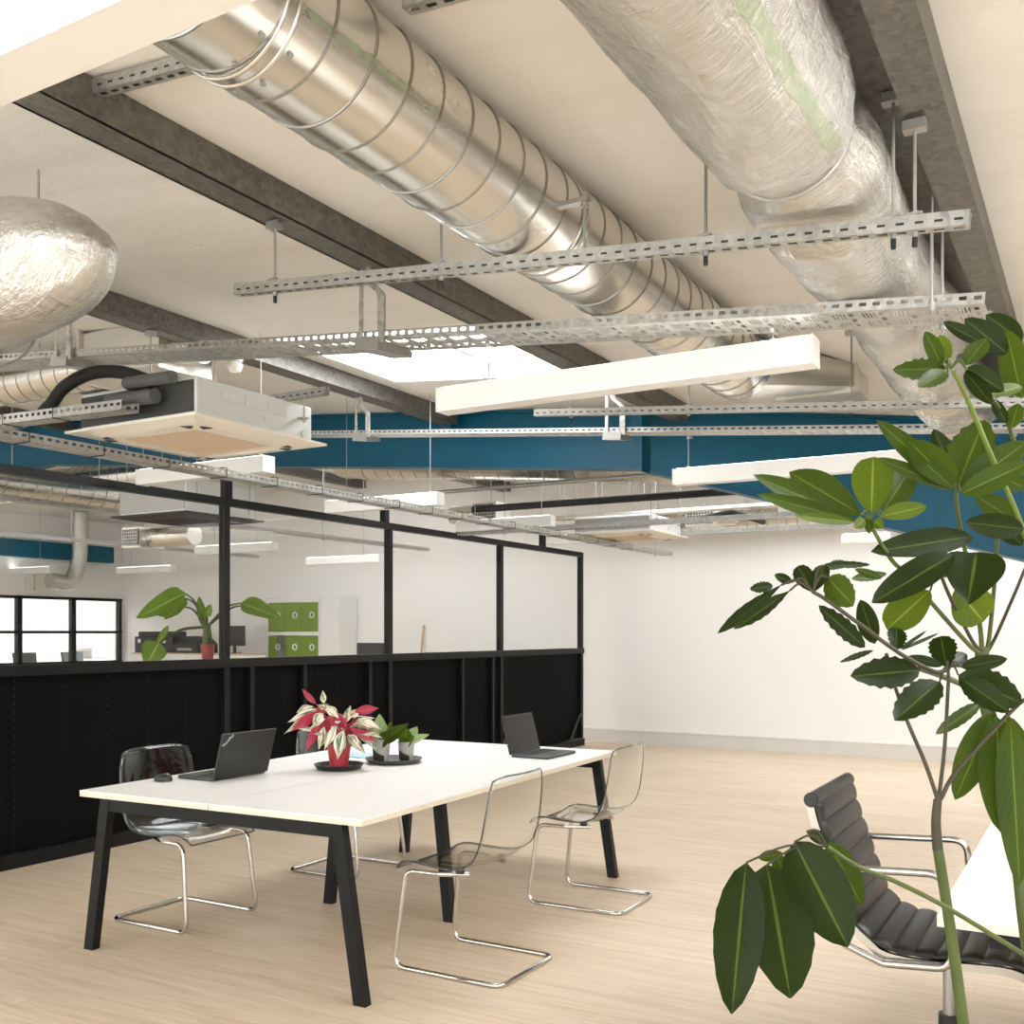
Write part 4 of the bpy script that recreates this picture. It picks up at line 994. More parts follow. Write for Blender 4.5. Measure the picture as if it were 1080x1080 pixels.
root.location = (-3.395, 4.508, 0); root.rotation_euler = (0, 0, .036)

# ------------------------------------------------------------------ transparent cantilever chairs
def make_chair(label):
    root = thing('cantilever_chair', label, 'chair', (0, 0, 0), 'clear plastic chairs around the bench table')
    prof = curve3([(-.262, .872), (-.243, .78), (-.220, .68), (-.192, .585), (-.150, .505), (-.09, .463), (-.01, .450), (.09, .452), (.18, .458), (.245, .452), (.28, .437)], 4)
    rows = []; n = len(prof)
    for i, p in enumerate(prof):
        t = i / (n - 1); x, z = p.x, p.y
        hw = .225 + .03 * math.sin(PI * min(1, t * 1.15)) - .012 * (t > .9) * (t - .9) * 10
        hw *= (1 - .05 * max(0, 1 - t * 9) ** 2)
        back = max(0, 1 - t / .42); row = []
        for k in range(13):
            q = -1 + k / 6
            ex = .045 * back * q * q; ez = .022 * (1 - back) * abs(q) ** 3 * min(1, (1 - t) * 6) - .018 * max(0, 1 - t * 12) * q ** 6
            row.append((x + ex, hw * q, z + ez))
        rows.append(row)
    m = MB(); m.loft([[r for r in row] for row in rows], False); m.build('seat_shell', ['acrylic', 'acrylic_edge'], root, smooth=80, solid=.007, rimmat=1)
    m = MB(); m.tube([p for p in [rows[i][0] for i in range(n)] + rows[-1][1:-1] + [rows[i][12] for i in range(n - 1, -1, -1)] + rows[0][11:0:-1]], .0042, 6, closed=True)
    m.build('shell_rim', 'acrylic_edge', root, smooth=80)
    y = .238
    half = [(-.06, y - .09, .434), (.06, y - .03, .434), (.225, y - .02, .434), (.275, y, .011), (-.268, y, .011)]
    pts = fillet(half + [(a, -b, c) for a, b, c in reversed(half)], .055, 6)
    m = MB(); m.tube(pts, .011, 12); m.build('tube_frame', 'chrome', root, smooth=80)
    for sx, sy in ((-.03, .175), (-.03, -.175)): MB().cyl((sx, sy, .447), (sx, sy, .459), .02, 12).build('fixing_disc', 'soft_black', root)
    return root
ch = make_chair('clear chair at the front right of the table, nearest the viewer')
ch.location = (-2.43, 3.885, 0); ch.rotation_euler = (0, 0, PI)
dup(ch, (-2.45, 5.13, 0), PI + .02, 'clear chair at the far right of the table by the open screen-side laptop')
dup(ch, (-4.14, 3.765, 0), 0, 'clear chair at the near left of the table behind the mouse')
dup(ch, (-4.10, 5.04, 0), 0, 'clear chair behind the red-leaved plant, its back showing past the laptop')

# ------------------------------------------------------------------ laptops, mouse, leaflet
def laptop(label, hx, y0, y1, face, lid_lean, lid_h, depth, logo=False):
    """hinge line along Y at x=hx; base extends to hx+face*depth; lid leans away from the user"""
    yc = (y0 + y1) / 2; root = thing('laptop', label, 'laptop', (hx, yc, TZ))
    xa, xb = sorted((hx, hx + face * depth))
    MB().rbox(xa, xb, y0, y1, TZ + .002, TZ + .018, .012).build('base', 'laptop_base', root)
    m = MB(); kx0, kx1 = hx + face * depth * .14, hx + face * depth * .56
    for r in range(6):
        for c in range(14):
            u0 = kx0 + (kx1 - kx0) * r / 6; u1 = kx0 + (kx1 - kx0) * (r + .84) / 6; v0 = y0 + .025 + (y1 - y0 - .05) * c / 14; v1 = v0 + (y1 - y0 - .05) / 14 * .84
            m.box(min(u0, u1), max(u0, u1), v0, v1, TZ + .0175, TZ + .0195)
    m.build('keyboard', 'key_black', root, smooth=0)
    tx = hx + face * depth * .78
    MB().box(tx - .035, tx + .035, yc - .055, yc + .055, TZ + .0178, TZ + .0186).build('touchpad', 'laptop_lid', root, smooth=0)
    a = V((-face * math.sin(lid_lean), 0, math.cos(lid_lean))); nrm = V((face * math.cos(lid_lean), 0, math.sin(lid_lean)))   # nrm points to the user
    o = V((hx, 0, TZ + .014))
    def slab(s0, s1, t0, t1, ya, yb):
        P = []
        for s_ in (s0, s1):
            for t_, y_ in ((t0, ya), (t1, ya), (t1, yb), (t0, yb)): P.append(o + a * s_ + nrm * t_ + V((0, y_, 0)))
        return MB().hexa(P)
    lid = slab(0, lid_h, -.009, 0, y0, y1).build('lid', 'laptop_lid', root, smooth=0)
    slab(.02, lid_h - .012, 0, .0012, y0 + .01, y1 - .01).build('screen', 'screen_black', lid, smooth=0)
    MB().cyl((hx, y0 + .03, TZ + .014), (hx, y0 + .09, TZ + .014), .007, 8).cyl((hx, y1 - .09, TZ + .014), (hx, y1 - .03, TZ + .014), .007, 8).build('hinge', 'black_plastic', root)
    if logo:
        cu = bpy.data.curves.new('lettering', 'FONT'); cu.body = 'ThinkPad'; cu.size = .022; cu.extrude = .0003; cu.align_x = 'CENTER'; cu.align_y = 'CENTER'
        to = bpy.data.objects.new('tmp', cu); C.objects.link(to); bpy.context.view_layer.update()
        me = bpy.data.meshes.new_from_object(to.evaluated_get(bpy.context.evaluated_depsgraph_get())); bpy.data.objects.remove(to)
        # lid's outer face: reading direction runs diagonally in the corner
        ex = V((0, 1, 0)); ey = a; ang = math.radians(45)
        dx, dy = ex * math.cos(ang) + ey * math.sin(ang), -ex * math.sin(ang) + ey * math.cos(ang)
        c0 = o + a * (lid_h - .035) - nrm * .0092 + V((0, y0 + .042, 0))
        off = OFF[root.name]
        for v in me.vertices: v.co = c0 + dx * v.co.x + dy * v.co.y - nrm * v.co.z - off
        me.materials.clear(); me.materials.append(M['silver_print'])
        t = bpy.data.objects.new('lettering', me); C.objects.link(t); t.parent = lid
    return root
laptop('black laptop seen from behind its lid near the left edge of the table', -3.815, 3.645, 4.02, -1, math.radians(16), .235, .25, True)
laptop('black laptop with its dark screen facing out near the far right table corner', -3.04, 5.25, 5.62, 1, math.radians(15), .235, .25)
mx, my = -4.05, 3.545
root = thing('computer_mouse', 'black computer mouse beside the lid-back laptop', 'mouse', (mx, my, TZ))
m = MB(); m.loft([[(mx + .055 * k * math.cos(t) , my + .033 * k * math.sin(t), TZ + z + (.004 * math.cos(t) if k < 1 else 0)) for t in [2 * PI * i / 20 for i in range(20)]] for k, z in ((.95, .001), (1, .006), (.97, .018), (.82, .028), (.55, .034), (.2, .036))], True, True); m.build('shell', 'black_plastic', root)
MB().cyl((mx + .028, my - .004, TZ + .033), (mx + .028, my + .004, TZ + .033), .008, 10).build('scroll_wheel', 'grey_plastic', root)
p = atZ(376, 797, TZ)
m = MB(); m.hexa([(p.x - .13, p.y - .05, TZ + .0005), (p.x + .1, p.y - .1, TZ + .0005), (p.x + .14, p.y + .07, TZ + .0005), (p.x - .09, p.y + .12, TZ + .0005), (p.x - .13, p.y - .05, TZ + .006), (p.x + .1, p.y - .1, TZ + .006), (p.x + .14, p.y + .07, TZ + .006), (p.x - .09, p.y + .12, TZ + .006)])
solo(m, 'leaflet', 'paper_blue', 'pale blue leaflet lying on the table between the potted plants', 'leaflet', smooth=0)

# ------------------------------------------------------------------ table plants
def saucer(label, x, y, r, h, mat, sx=1, sy=1):
    m = MB(); m.lathe([(r * .80, TZ + .001), (r * .86, TZ + .003), (r, TZ + h), (r * .965, TZ + h), (r * .83, TZ + .008), (.01, TZ + .008)], (0, 0, 0), 40, sx=sx, sy=sy)
    m.v = [p + V((x, y, 0)) for p in m.v]
    return solo(m, 'plant_saucer', mat, label, 'saucer', origin=(x, y, TZ))
px_, py_ = -3.585, 4.335
saucer('black round saucer under the red-leaved plant', px_, py_, .135, .03, 'black_plastic')
Z0 = TZ + .0095
root = thing('variegated_prayer_plant', 'plant with cream-striped and crimson leaves in a red pot', 'plant', (px_, py_, Z0))
MB().lathe([(.048, Z0), (.066, Z0 + .125), (.069, Z0 + .13), (.062, Z0 + .13), (.058, Z0 + .11), (.01, Z0 + .108)], (px_, py_, 0), 28).build('pot', 'red_pot', root)
MB().lathe([(.01, Z0 + .109), (.056, Z0 + .109), (.054, Z0 + .115), (.01, Z0 + .118)], (px_, py_, 0), 20).build('soil', 'soil', root)
D0 = -px_ * SN + py_ * CS
LV = [  # base px, tip px, width px, depth shift base, depth shift tip, mirrored(red side)
 ((333, 742), (318, 727), 8, 0, .0, 1), ((342, 742), (340, 728), 8, 0, .02, 0), ((334, 748), (303, 761), 10, 0, -.05, 0), ((331, 752), (299, 773), 9, -.02, -.1, 0),
 ((336, 750), (307, 772), 13, -.05, -.12, 1), ((340, 752), (330, 766), 12, -.1, -.14, 0), ((345, 745), (357, 757), 11, -.08, -.12, 0), ((350, 748), (334, 743), 9, 0, .05, 0),
 ((338, 764), (322, 791), 12, -.1, -.16, 1), ((342, 766), (336, 790), 9, -.1, -.15, 0), ((347, 758), (330, 770), 14, -.03, -.06, 1), ((352, 760), (345, 785), 13, -.08, -.1, 1),
 ((354, 765), (342, 791), 10, -.12, -.16, 0), ((362, 770), (355, 801), 15, -.14, -.18, 0), ((357, 768), (362, 790), 13, -.1, -.13, 1), ((364, 762), (370, 744), 10, 0, .03, 0),
 ((368, 756), (382, 748), 9, .02, .05, 0), ((374, 750), (400, 747), 12, .02, .0, 1), ((378, 758), (402, 769), 11, .0, .0, 0), ((370, 768), (398, 783), 11, -.04, -.02, 1),
 ((376, 766), (404, 778), 8, .02, .05, 0), ((366, 776), (386, 794), 12, -.06, -.1, 0), ((350, 745), (340, 752), 12, .05, .0, 1), ((360, 756), (352, 770), 15, .0, -.05, 1),
 ((355, 752), (365, 768), 14, .02, -.04, 1), ((345, 772), (338, 787), 9, -.1, -.14, 0), ((372, 762), (384, 772), 12, .04, .08, 1), ((330, 745), (312, 752), 11, .08, .1, 0), ((344, 748), (322, 757), 14, .06, .08, 1), ((366, 764), (376, 780), 12, .0, -.03, 1), ((349, 758), (358, 776), 13, .03, .0, 1)]
for i, (b, t, w, d0, d1, red) in enumerate(LV):
    B, T = atD(*b, D0 + d0), atD(*t, D0 + d1)
    c = V((px_ + R.uniform(-.03, .03), py_ + R.uniform(-.03, .03), Z0 + .115))
    MB().tube(curve3([c, c.lerp(B, .6) + V((0, 0, .03)), B], 5), [.0035 - .0015 * k / 10 for k in range(11)], 5).build('leaf_stalk', 'red_pot', root)
    vw = (V((0, 0, H)) - B).normalized(); nrm = (-vw if red else vw) + V((R.uniform(-.5, .5), R.uniform(-.5, .5), (.2 if not red else -.2)))
    MB().leaf(B, T, w / 1080 * D0 * .9, nrm, .3, .14, 9, 5, wave=.04, seed=i).build('leaf', 'leaf_variegated', root, smooth=80)
for i in range(24):
    az = R.uniform(0, 2 * PI); el = R.uniform(.5, 1.3); c = V((px_ + .02 * math.cos(az), py_ + .02 * math.sin(az), Z0 + .115))
    B = c + V((math.cos(az) * math.cos(el), math.sin(az) * math.cos(el), math.sin(el))) * R.uniform(.08, .17)
    T = B + V((math.cos(az), math.sin(az), R.uniform(-.7, .35))).normalized() * R.uniform(.10, .16)
    MB().tube(curve3([c, c.lerp(B, .5) + V((0, 0, .015)), B], 4), .002, 5).build('leaf_stalk', 'red_pot', root)
    up_ = V((R.uniform(-.4, .4), R.uniform(-.4, .4), 1)); up_ = -up_ if i % 2 else up_
    MB().leaf(B, T, R.uniform(.032, .05), up_, .3, .16, 9, 5, wave=.05, seed=100 + i).build('leaf', 'leaf_variegated', root, smooth=80)
p = (atZ(402, 803, TZ + .0105) + atZ(428.5, 801.5, TZ + .0105)) / 2; qx, qy = p.x, p.y
saucer('dark oval saucer holding the two small potted plants', qx, qy, .163, .026, 'dark_tray')
for i, (px, w, hgt, lab, LVS) in enumerate(((402, .052, .122, 'small pale-leaved plant in a clear pot beside the red-leaved plant', (
        ((399, 783), (375, 757), 11, -.02, 'leaf_pale'), ((401, 780), (400, 753), 15, .03, 'leaf_pale'), ((404, 782), (430, 763), 13, -.05, 'leaf_mid'), ((403, 783), (413, 760), 10, .05, 'leaf_light'), ((398, 783), (383, 770), 10, -.06, 'leaf_pale'), ((402, 784), (412, 772), 14, -.1, 'leaf_mid'))),
        (428.5, .047, .10, 'small green-leaved plant in a clear pot on the right of the shared saucer', (
        ((429, 785), (428, 767), 14, 0, 'leaf_light'), ((430, 783), (452, 774), 9, -.02, 'leaf_pale'), ((430, 782), (440, 766), 12, .04, 'leaf_pale'), ((428, 785), (420, 778), 8, -.04, 'leaf_mid'), ((429, 786), (436, 776), 10, -.06, 'leaf_light'))))):
    base = atZ(px, 803.0 if i == 0 else 801.5, TZ + .0105); x, y = base.x, base.y; d = -x * SN + y * CS
    root = thing('small_potted_plant', lab, 'plant', (x, y, TZ + .0105), 'two small plants on the oval saucer')
    z = TZ + .0105
    MB().lathe([(w * .82, z), (w, z + hgt), (w * 1.06, z + hgt), (w * 1.06, z + hgt + .006), (w * .96, z + hgt + .006), (w * .93, z + hgt * .9), (.01, z + hgt * .88)], (x, y, 0), 26).build('pot', 'clear_pot', root)
    m = MB(); rows = [[], []]
    for k in range(25):
        a0 = math.radians(-175 + 145 * k / 24); q = .30 + .62 * (1 - k / 24) ** 1.4 * min(1, k / 4 + .3)
        for r_, qq in ((0, .02), (1, q)): rows[r_].append((x + w * 1.006 * (.82 + .18 * qq) * math.cos(a0), y + w * 1.006 * (.82 + .18 * qq) * math.sin(a0), z + hgt * qq))
    m.loft(rows, False); m.build('soil_patch', 'soil', root, smooth=80, solid=.001)
    MB().lathe([(.01, z + hgt * .885), (w * .92, z + hgt * .89), (w * .8, z + hgt * .95), (.01, z + hgt * .97)], (x, y, 0), 20).build('soil', 'soil', root)
    for j, (b, t, lw, dd, mt) in enumerate(LVS):
        B, T = atD(*b, d + dd * .3), atD(*t, d + dd)
        MB().tube(curve3([V((x, y, z + hgt * .9)), V((x, y, z + hgt + .01)).lerp(B, .5), B], 4), .003, 5).build('leaf_stalk', 'stem_green', root)
        MB().leaf(B, T, lw / 1080 * d * 1.15, (V((0, 0, H)) - B).normalized() + V((R.uniform(-.4, .4), 0, .5)), .25, .12, 9, 2, wave=.03, seed=j).build('leaf', mt, root, smooth=80)

# ------------------------------------------------------------------ second desk (right) and ribbed office chair
DX, DY = -.377, 2.88
root = thing('white_desk', 'white desk corner at the right edge behind the tall plant', 'desk', (.4, 3.7, 0))
t = MB().box(DX, DX + 1.6, DY, DY + 1.66, TZ - .006, TZ).build('tabletop', 'white_enamel', root, smooth=0); MB().box(DX, DX + 1.6, DY, DY + 1.66, TZ - .03, TZ - .006).build('board_edge', 'oak_edge', t, smooth=0)
MB().box(DX + .12, DX + 1.5, DY + .06, DY + .10, TZ - .085, TZ - .03).build('cross_bar', 'black_metal', root, smooth=0); MB().box(DX + .12, DX + 1.5, DY + 1.55, DY + 1.59, TZ - .085, TZ - .03).build('cross_bar', 'black_metal', root, smooth=0)
for x in (DX + 1.45,):
    for y in (DY + .08, DY + 1.57): leg(x, x + .06, y).build('leg', 'black_metal', root, smooth=0)
for y in (DY + .08, DY + 1.57): leg(DX + .62, DX + .58, y).build('leg', 'black_metal', root, smooth=0)

def ribbed(prof, y0, y1, pitch, bumpd, thick):
    """sling along a 2-D profile [(x,z)], scalloped across with ribs"""
    L = [0]
    for i in range(1, len(prof)): L.append(L[-1] + (prof[i] - prof[i - 1]).length)
    tot = L[-1]; n = int(tot / pitch); steps = n * 8; rows_t = []; rows_b = []
    def at(s):
        for i in range(1, len(prof)):
            if s <= L[i] + 1e-9:
                f = (s - L[i - 1]) / (L[i] - L[i - 1]); p = prof[i - 1].lerp(prof[i], f); t = (prof[i] - prof[i - 1]).normalized(); return p, V((-t.y, t.x))
    for k in range(steps + 1):
        p, nn = at(tot * k / steps); ph = (k % 8) / 8
        h = bumpd * abs(math.sin(PI * ph)) ** .6
        rows_t.append(p + nn * (thick / 2 + h)); rows_b.append(p - nn * (thick / 2 + h * .3))
    m = MB(); ring = []
    ysn = [y0, y0 + .012, y0 + .03, (y0 + y1) / 2, y1 - .03, y1 - .012, y1]
    rings = []
    for j, y in enumerate(ysn):
        e = .35 if j in (0, 6) else (.8 if j in (1, 5) else 1)
        mid = [(a + b) / 2 for a, b in zip(rows_t, rows_b)]
        rings.append([V(((mid[k] + (rows_t[k] - mid[k]) * e).x, y, (mid[k] + (rows_t[k] - mid[k]) * e).y)) for k in range(steps + 1)] + [V(((mid[k] + (rows_b[k] - mid[k]) * e).x, y, (mid[k] + (rows_b[k] - mid[k]) * e).y)) for k in range(steps, -1, -1)])
    m.loft(rings, True, True); return m
cx, cy = -.50, 3.61
root = thing('ribbed_office_chair', 'black ribbed leather office chair with polished arms at the right-hand desk', 'chair', (cx, cy, 0)); chair_root = root
def P2(*a): return [V((x, z)) for x, z in a]
pr = curve3([V((x, z, 0)) for x, z in ((-.835, .935), (-.815, .86), (-.775, .74), (-.740, .64), (-.705, .555), (-.66, .512))], 6); back = [V((p.x, p.y)) for p in pr]
ps = curve3([V((x, z, 0)) for x, z in ((-.66, .512), (-.60, .492), (-.50, .488), (-.38, .496), (-.28, .50), (-.21, .485))], 6); seat = [V((p.x, p.y)) for p in ps]
y0, y1 = 3.345, 3.875
ribbed(list(back), y0, y1, .062, .011, .018).build('backrest', 'leather', root, smooth=50)
ribbed(list(seat), y0, y1, .062, .011, .018).build('seat', 'leather', root, smooth=50)
m = MB(); m.cyl((-.845, y0 - .008, .94), (-.845, y1 + .008, .94), .024, 16); m.build('top_roll', 'leather', root)
for y in (y0 - .014, y1 + .004): MB().cyl((-.845, y, .94), (-.845, y + .010, .94), .020, 16).cyl((-.845, y - .003, .94), (-.845, y + .013, .94), .008, 10).build('roll_cap', 'soft_black', root)
for y in (y0 + .004, y1 - .004):
    path_ = [V((p.x - .018, y, p.y)) for p in back] + [V((p.x, y, p.y - .022)) for p in seat[2:]]
    rings = []
    for i, p in enumerate(path_):
        t = (path_[min(i + 1, len(path_) - 1)] - path_[max(0, i - 1)]).normalized(); nn = V((-t.z, 0, t.x))
        rings.append([p + nn * a + V((0, b, 0)) for a, b in ((-.012, -.010), (.012, -.010), (.012, .010), (-.012, .010))])
    MB().loft(rings, True, True).build('side_rail', 'polished_aluminium', root, smooth=60)
for y in (y0 - .025, y1 + .025):
    pts = fillet([(-.775, y, .735), (-.445, y, .752), (-.42, y, .47), (-.62, y, .455), (-.745, y, .50), (-.775, y, .60)], .05, 6)
    MB().tube(pts, .012, 10).build('armrest', 'polished_aluminium', root, smooth=60)
m = MB(); m.bar((-.62, cy, .455), (-.3, cy, .455), .06, .03).bar((-.47, y0, .462), (-.47, y1, .462), .05, .02).lathe([(.05, .40), (.07, .43), (.075, .45), (.03, .46)], (-.465, cy, 0), 16); m.build('seat_mount', 'black_plastic', root)
m = MB(); m.cyl((-.465, cy, .1), (-.465, cy, .22), .03, 16).cyl((-.465, cy, .2), (-.465, cy, .42), .02, 16); m.build('gas_column', 'steel_grey', root)
MB().cyl((-.465, cy, .16), (-.465, cy, .235), .034, 16).build('column_sleeve', 'black_plastic', root)
for k in range(5):
    a = 2 * PI * k / 5 + .3; e = V((-.465 + .3 * math.cos(a), cy + .3 * math.sin(a), .075))
    lg = MB().bar((-.465, cy, .115), e, .045, .025).build('base_leg', 'polished_aluminium', root)
    MB().cyl(e + V((-.012 * math.sin(a), .012 * math.cos(a), -.047)), e + V((.012 * math.sin(a), -.012 * math.cos(a), -.047)), .028, 14).cyl(e - V((0, 0, .04)), e, .008, 8).build('castor', 'black_plastic', lg)

chair_root.location.x += .03
# ------------------------------------------------------------------ tall umbrella plant
DP = 1.62
tb = atD(1019, 1110, DP); bx, by = tb.x + .02, tb.y
root = thing('umbrella_plant', 'tall umbrella plant with big glossy leaves in the right foreground', 'plant', (bx, by, 0))
MB().lathe([(.13, 0), (.17, .30), (.178, .32), (.165, .32), (.16, .28), (.01, .27)], (bx, by, 0), 32).build('pot', 'plinth_grey', root)
MB().lathe([(.01, .271), (.158, .275), (.15, .285), (.01, .29)], (bx, by, 0), 24).build('soil', 'soil', root)
def stem(name, pts, r0, r1, mat, ds=None):
    P = [(p if isinstance(p, V) else atD(p[0], p[1], p[2] if len(p) > 2 else DP)) for p in pts]
    c = curve3(P, 6); n = len(c); return MB().tube(c, [r0 + (r1 - r0) * k / (n - 1) for k in range(n)], 9).build(name, mat, root, smooth=80)
stem('trunk', [V((bx, by, .28)), V((bx, by, .6)), (1019, 1110), (1008, 1021), (998, 952), (989, 895)], .0098, .0082, 'stem_green')
stem('trunk', [(989, 896), (987, 868), (989, 843)], .0084, .0066, 'stem_brown')
D2 = 1.85
stem('trunk', [V((bx + .02, by, .28)), V((bx + .09, by + .06, .7)), (1080, 960, D2), (1068, 860, D2), (1052, 790, D2), (1040, 740, D2), (1036, 700, D2), (1036, 682, D2)], .014, .012, 'stem_green')
for pts, r in (([(989, 843), (975, 803), (957, 761), (942, 718), (935, 690, 1.58)], .0034), ([(990, 843), (996, 790), (1000, 722), (1000, 708)], .0032), ([(992, 843), (1010, 812), (1068, 749), (1085, 735)], .0036)):
    stem('petiole', pts, r, r * .8, 'stem_brown')
for pts, r, mt in (([(1036, 735, D2), (1015, 722, 1.75), (990, 712, 1.68), (969, 705, 1.62)], .0055, 'stem_green'),
                   ([(1036, 690, D2), (1020, 678, 1.8), (960, 610, 1.66), (940, 590, 1.62), (917, 552, 1.6)], .0042, 'stem_green'),
                   ([(1036, 688, D2), (1025, 675, 1.8), (1003, 632, 1.7), (992, 606, 1.66)], .0036, 'stem_brown'),
                   ([(1037, 690, D2), (1043, 675, 1.85), (1050, 600, 1.8), (1053, 545, 1.75)], .0042, 'stem_green'),
                   ([(1040, 690, D2), (1050, 672, 1.85), (1072, 622, 1.8), (1085, 590, 1.8)], .0034, 'stem_brown'),
                   ([(1036, 690, D2), (1034, 665, 1.85), (1030, 640, 1.8), (1022, 600, 1.75), (1011, 548, 1.7), (1008, 518, 1.66)], .0045, 'stem_green'),
                   ([(1085, 580, 1.75), (1072, 541, 1.7), (1045, 480, 1.66), (1022, 425, 1.62), (1006, 392, 1.6)], .0046, 'stem_light'),
                   ([(1080, 500, 1.85), (1066, 455, 1.8), (1060, 440, 1.78), (1040, 412, 1.72), (1020, 390, 1.68)], .004, 'stem_green'),
                   ([(1000, 706, 1.62), (985, 708, 1.6), (949, 689, 1.56), (905, 657, 1.52), (872, 633, 1.5), (857, 624, 1.5)], .0036, 'stem_brown'),
                   ([(1090, 1015, 1.75), (1072, 1002, 1.66), (1000, 958, 1.55), (945, 930, 1.48), (905, 914, 1.44), (872, 893, 1.42)], .0042, 'stem_green')):
    if mt not in M: flat('stem_light', (.11, .165, .015), .45, var=.2, nscale=20)
    stem('petiole', pts, r, r * .75, mt)
K, Mi, Li = 'leaf_dark', 'leaf_mid', 'leaf_light'
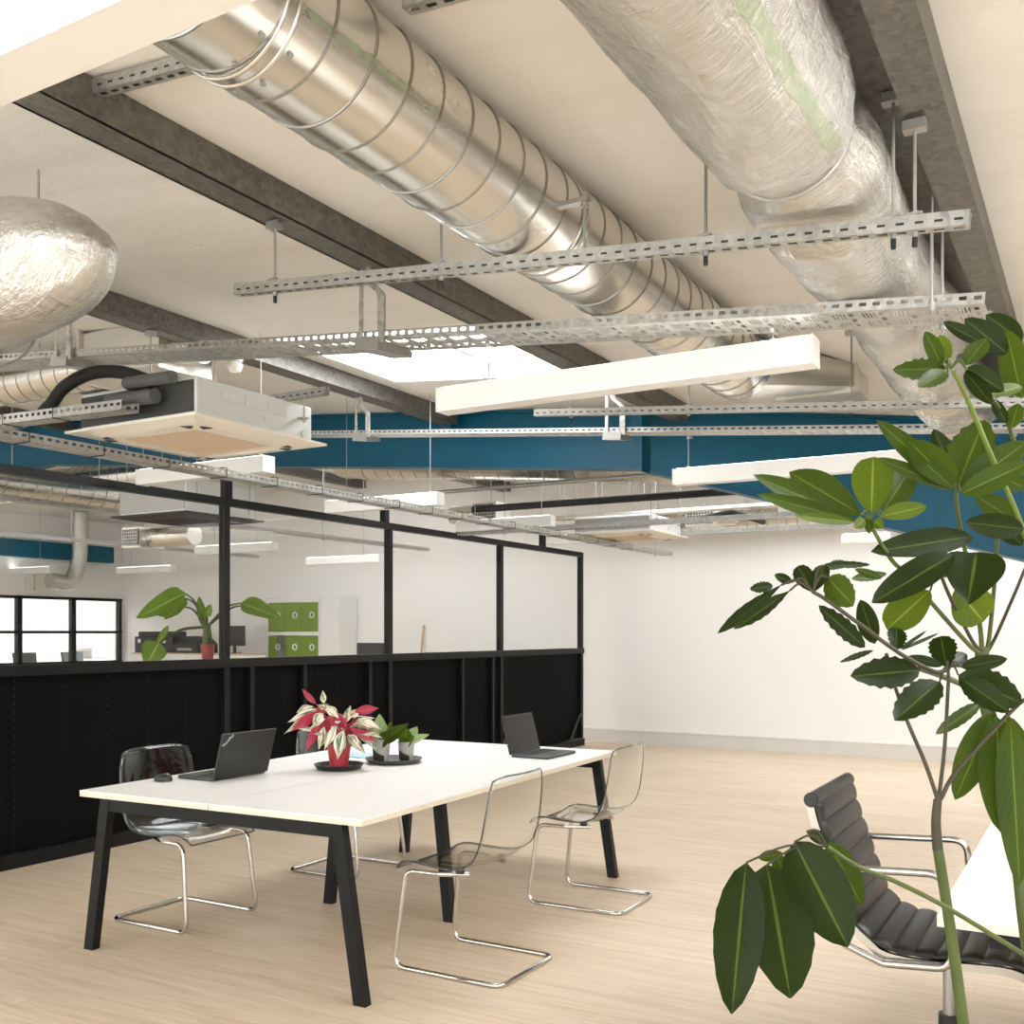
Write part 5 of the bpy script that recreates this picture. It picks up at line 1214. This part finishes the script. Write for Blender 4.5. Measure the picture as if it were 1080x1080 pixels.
LF = [ # base, tip, width(px), depth, tip depth shift, material, shape, serration
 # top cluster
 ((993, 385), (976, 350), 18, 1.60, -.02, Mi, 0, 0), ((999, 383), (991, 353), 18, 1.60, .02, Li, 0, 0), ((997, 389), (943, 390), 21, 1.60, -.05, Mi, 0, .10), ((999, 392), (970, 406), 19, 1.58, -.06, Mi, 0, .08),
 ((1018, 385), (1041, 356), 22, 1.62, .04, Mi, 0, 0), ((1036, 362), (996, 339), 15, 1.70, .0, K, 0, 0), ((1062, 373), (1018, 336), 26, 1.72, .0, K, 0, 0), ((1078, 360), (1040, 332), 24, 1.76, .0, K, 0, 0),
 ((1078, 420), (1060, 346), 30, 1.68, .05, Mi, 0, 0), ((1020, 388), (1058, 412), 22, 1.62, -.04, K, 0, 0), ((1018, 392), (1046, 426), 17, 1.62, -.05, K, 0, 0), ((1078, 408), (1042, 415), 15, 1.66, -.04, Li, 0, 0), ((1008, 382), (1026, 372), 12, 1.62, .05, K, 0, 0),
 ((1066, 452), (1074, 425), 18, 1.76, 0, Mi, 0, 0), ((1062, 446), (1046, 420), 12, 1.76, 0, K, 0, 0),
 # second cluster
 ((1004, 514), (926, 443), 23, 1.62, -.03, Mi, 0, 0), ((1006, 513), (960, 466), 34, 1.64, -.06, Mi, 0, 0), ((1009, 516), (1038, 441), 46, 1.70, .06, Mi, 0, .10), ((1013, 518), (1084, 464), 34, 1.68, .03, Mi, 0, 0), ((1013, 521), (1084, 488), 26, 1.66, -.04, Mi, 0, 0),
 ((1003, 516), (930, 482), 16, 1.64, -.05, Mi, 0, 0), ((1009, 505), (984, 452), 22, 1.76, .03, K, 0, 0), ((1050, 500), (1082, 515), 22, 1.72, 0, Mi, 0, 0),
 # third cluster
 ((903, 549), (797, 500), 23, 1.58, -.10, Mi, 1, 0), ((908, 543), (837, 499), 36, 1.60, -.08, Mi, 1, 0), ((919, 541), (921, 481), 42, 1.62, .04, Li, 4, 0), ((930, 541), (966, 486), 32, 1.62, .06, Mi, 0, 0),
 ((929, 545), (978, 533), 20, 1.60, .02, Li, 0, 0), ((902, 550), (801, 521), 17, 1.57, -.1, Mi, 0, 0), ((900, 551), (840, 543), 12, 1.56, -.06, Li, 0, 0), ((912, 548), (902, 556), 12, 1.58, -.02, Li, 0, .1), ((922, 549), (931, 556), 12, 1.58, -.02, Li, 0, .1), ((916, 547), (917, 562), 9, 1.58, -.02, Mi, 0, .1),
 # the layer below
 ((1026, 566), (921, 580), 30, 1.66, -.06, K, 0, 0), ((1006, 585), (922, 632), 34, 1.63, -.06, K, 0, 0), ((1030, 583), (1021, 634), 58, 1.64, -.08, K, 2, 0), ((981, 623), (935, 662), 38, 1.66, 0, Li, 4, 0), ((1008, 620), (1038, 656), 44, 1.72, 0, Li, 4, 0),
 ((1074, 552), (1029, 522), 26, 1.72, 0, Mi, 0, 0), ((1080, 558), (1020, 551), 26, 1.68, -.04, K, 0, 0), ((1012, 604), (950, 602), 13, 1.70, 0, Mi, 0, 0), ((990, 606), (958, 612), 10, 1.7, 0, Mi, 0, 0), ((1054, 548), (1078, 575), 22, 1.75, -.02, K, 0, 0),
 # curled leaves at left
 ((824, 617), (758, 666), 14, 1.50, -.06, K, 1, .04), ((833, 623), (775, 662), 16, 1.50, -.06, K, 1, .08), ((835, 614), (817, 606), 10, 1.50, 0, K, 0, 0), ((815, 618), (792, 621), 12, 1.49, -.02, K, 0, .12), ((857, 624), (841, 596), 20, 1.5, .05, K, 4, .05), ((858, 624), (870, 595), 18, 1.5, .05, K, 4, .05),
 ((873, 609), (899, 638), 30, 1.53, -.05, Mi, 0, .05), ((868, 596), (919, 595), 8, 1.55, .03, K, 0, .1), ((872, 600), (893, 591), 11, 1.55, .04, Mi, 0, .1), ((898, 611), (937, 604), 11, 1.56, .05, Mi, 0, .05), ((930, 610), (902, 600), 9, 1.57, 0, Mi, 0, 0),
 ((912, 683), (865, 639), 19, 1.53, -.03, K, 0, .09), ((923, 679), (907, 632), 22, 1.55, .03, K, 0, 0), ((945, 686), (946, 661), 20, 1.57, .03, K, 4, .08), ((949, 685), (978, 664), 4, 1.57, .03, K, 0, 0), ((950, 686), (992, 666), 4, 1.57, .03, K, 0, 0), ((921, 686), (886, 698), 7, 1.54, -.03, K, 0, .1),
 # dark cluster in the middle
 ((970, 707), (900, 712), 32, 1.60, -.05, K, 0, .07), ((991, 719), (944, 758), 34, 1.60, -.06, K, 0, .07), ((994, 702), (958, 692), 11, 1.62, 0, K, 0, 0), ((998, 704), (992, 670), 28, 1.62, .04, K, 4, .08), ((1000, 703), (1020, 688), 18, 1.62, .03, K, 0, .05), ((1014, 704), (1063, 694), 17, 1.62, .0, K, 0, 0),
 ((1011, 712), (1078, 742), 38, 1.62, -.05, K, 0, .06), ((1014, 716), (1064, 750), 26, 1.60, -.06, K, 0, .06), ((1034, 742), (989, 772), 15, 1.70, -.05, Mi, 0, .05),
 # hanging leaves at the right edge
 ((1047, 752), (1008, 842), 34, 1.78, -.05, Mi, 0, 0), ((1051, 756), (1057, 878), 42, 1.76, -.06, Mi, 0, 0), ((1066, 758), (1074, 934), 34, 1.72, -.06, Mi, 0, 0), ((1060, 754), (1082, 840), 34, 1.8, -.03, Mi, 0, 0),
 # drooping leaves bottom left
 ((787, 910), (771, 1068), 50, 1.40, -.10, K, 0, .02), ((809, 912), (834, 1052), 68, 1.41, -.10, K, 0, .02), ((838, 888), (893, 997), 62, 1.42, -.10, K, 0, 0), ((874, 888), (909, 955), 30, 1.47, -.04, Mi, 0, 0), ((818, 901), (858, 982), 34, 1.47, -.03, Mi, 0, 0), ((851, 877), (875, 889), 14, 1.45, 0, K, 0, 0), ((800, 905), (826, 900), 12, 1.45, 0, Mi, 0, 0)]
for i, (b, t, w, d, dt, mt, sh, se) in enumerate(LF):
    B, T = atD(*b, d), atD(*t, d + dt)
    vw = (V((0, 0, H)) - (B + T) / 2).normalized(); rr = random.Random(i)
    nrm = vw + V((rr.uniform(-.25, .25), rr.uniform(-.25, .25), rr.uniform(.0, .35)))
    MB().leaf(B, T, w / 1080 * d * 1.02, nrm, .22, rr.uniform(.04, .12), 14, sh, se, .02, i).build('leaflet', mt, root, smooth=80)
for a, bs in (((1003, 389, 1.6), ((993, 385), (999, 383), (997, 389), (999, 392), (1018, 385), (1020, 390))), ((1008, 518, 1.66), ((1004, 514), (1006, 513), (1013, 518), (1003, 516))), ((917, 551, 1.6), ((903, 549), (908, 543), (919, 541), (930, 541), (929, 545))),
              ((857, 624, 1.5), ((824, 617), (833, 623), (873, 609), (868, 596), (835, 614))), ((872, 893, 1.42), ((787, 910), (809, 912), (838, 888), (851, 877))), ((1000, 707, 1.62), ((991, 719), (998, 704), (1014, 704), (1011, 712))), ((1040, 745, 1.8), ((1047, 752), (1051, 756), (1066, 758))), ((992, 607, 1.66), ((981, 623), (1006, 585), (1008, 620), (1030, 583), (1012, 604)))):
    A = atD(*a); m = MB()
    for b in bs:
        e = atD(*b, a[2] + (-.01)); mid = A.lerp(e, .5) + V((0, 0, .012)); m.tube(curve3([A, mid, e], 4), .0017, 5)
    m.build('petiolule', 'stem_brown' if a[1] > 600 else 'stem_green', root, smooth=80)

# ------------------------------------------------------------------ light, camera, colour management
w = bpy.data.worlds.new('sky'); bpy.context.scene.world = w; w.use_nodes = True
bg = w.node_tree.nodes['Background']; bg.inputs[0].default_value = (.92, .965, 1, 1); bg.inputs[1].default_value = 9.0
cam = bpy.data.cameras.new('camera'); co = bpy.data.objects.new('camera', cam); C.objects.link(co)
co.location = (0, 0, H); co.rotation_euler = (math.radians(90), 0, math.radians(30))
cam.sensor_width = 36; cam.lens = 36; cam.shift_y = 127 / 1080; cam.clip_start = .05
sc = bpy.context.scene; sc.camera = co
sc.view_settings.view_transform = 'Standard'; sc.view_settings.look = 'None'; sc.view_settings.exposure = -0.1; sc.view_settings.gamma = 1; sc.view_settings.use_curve_mapping = False
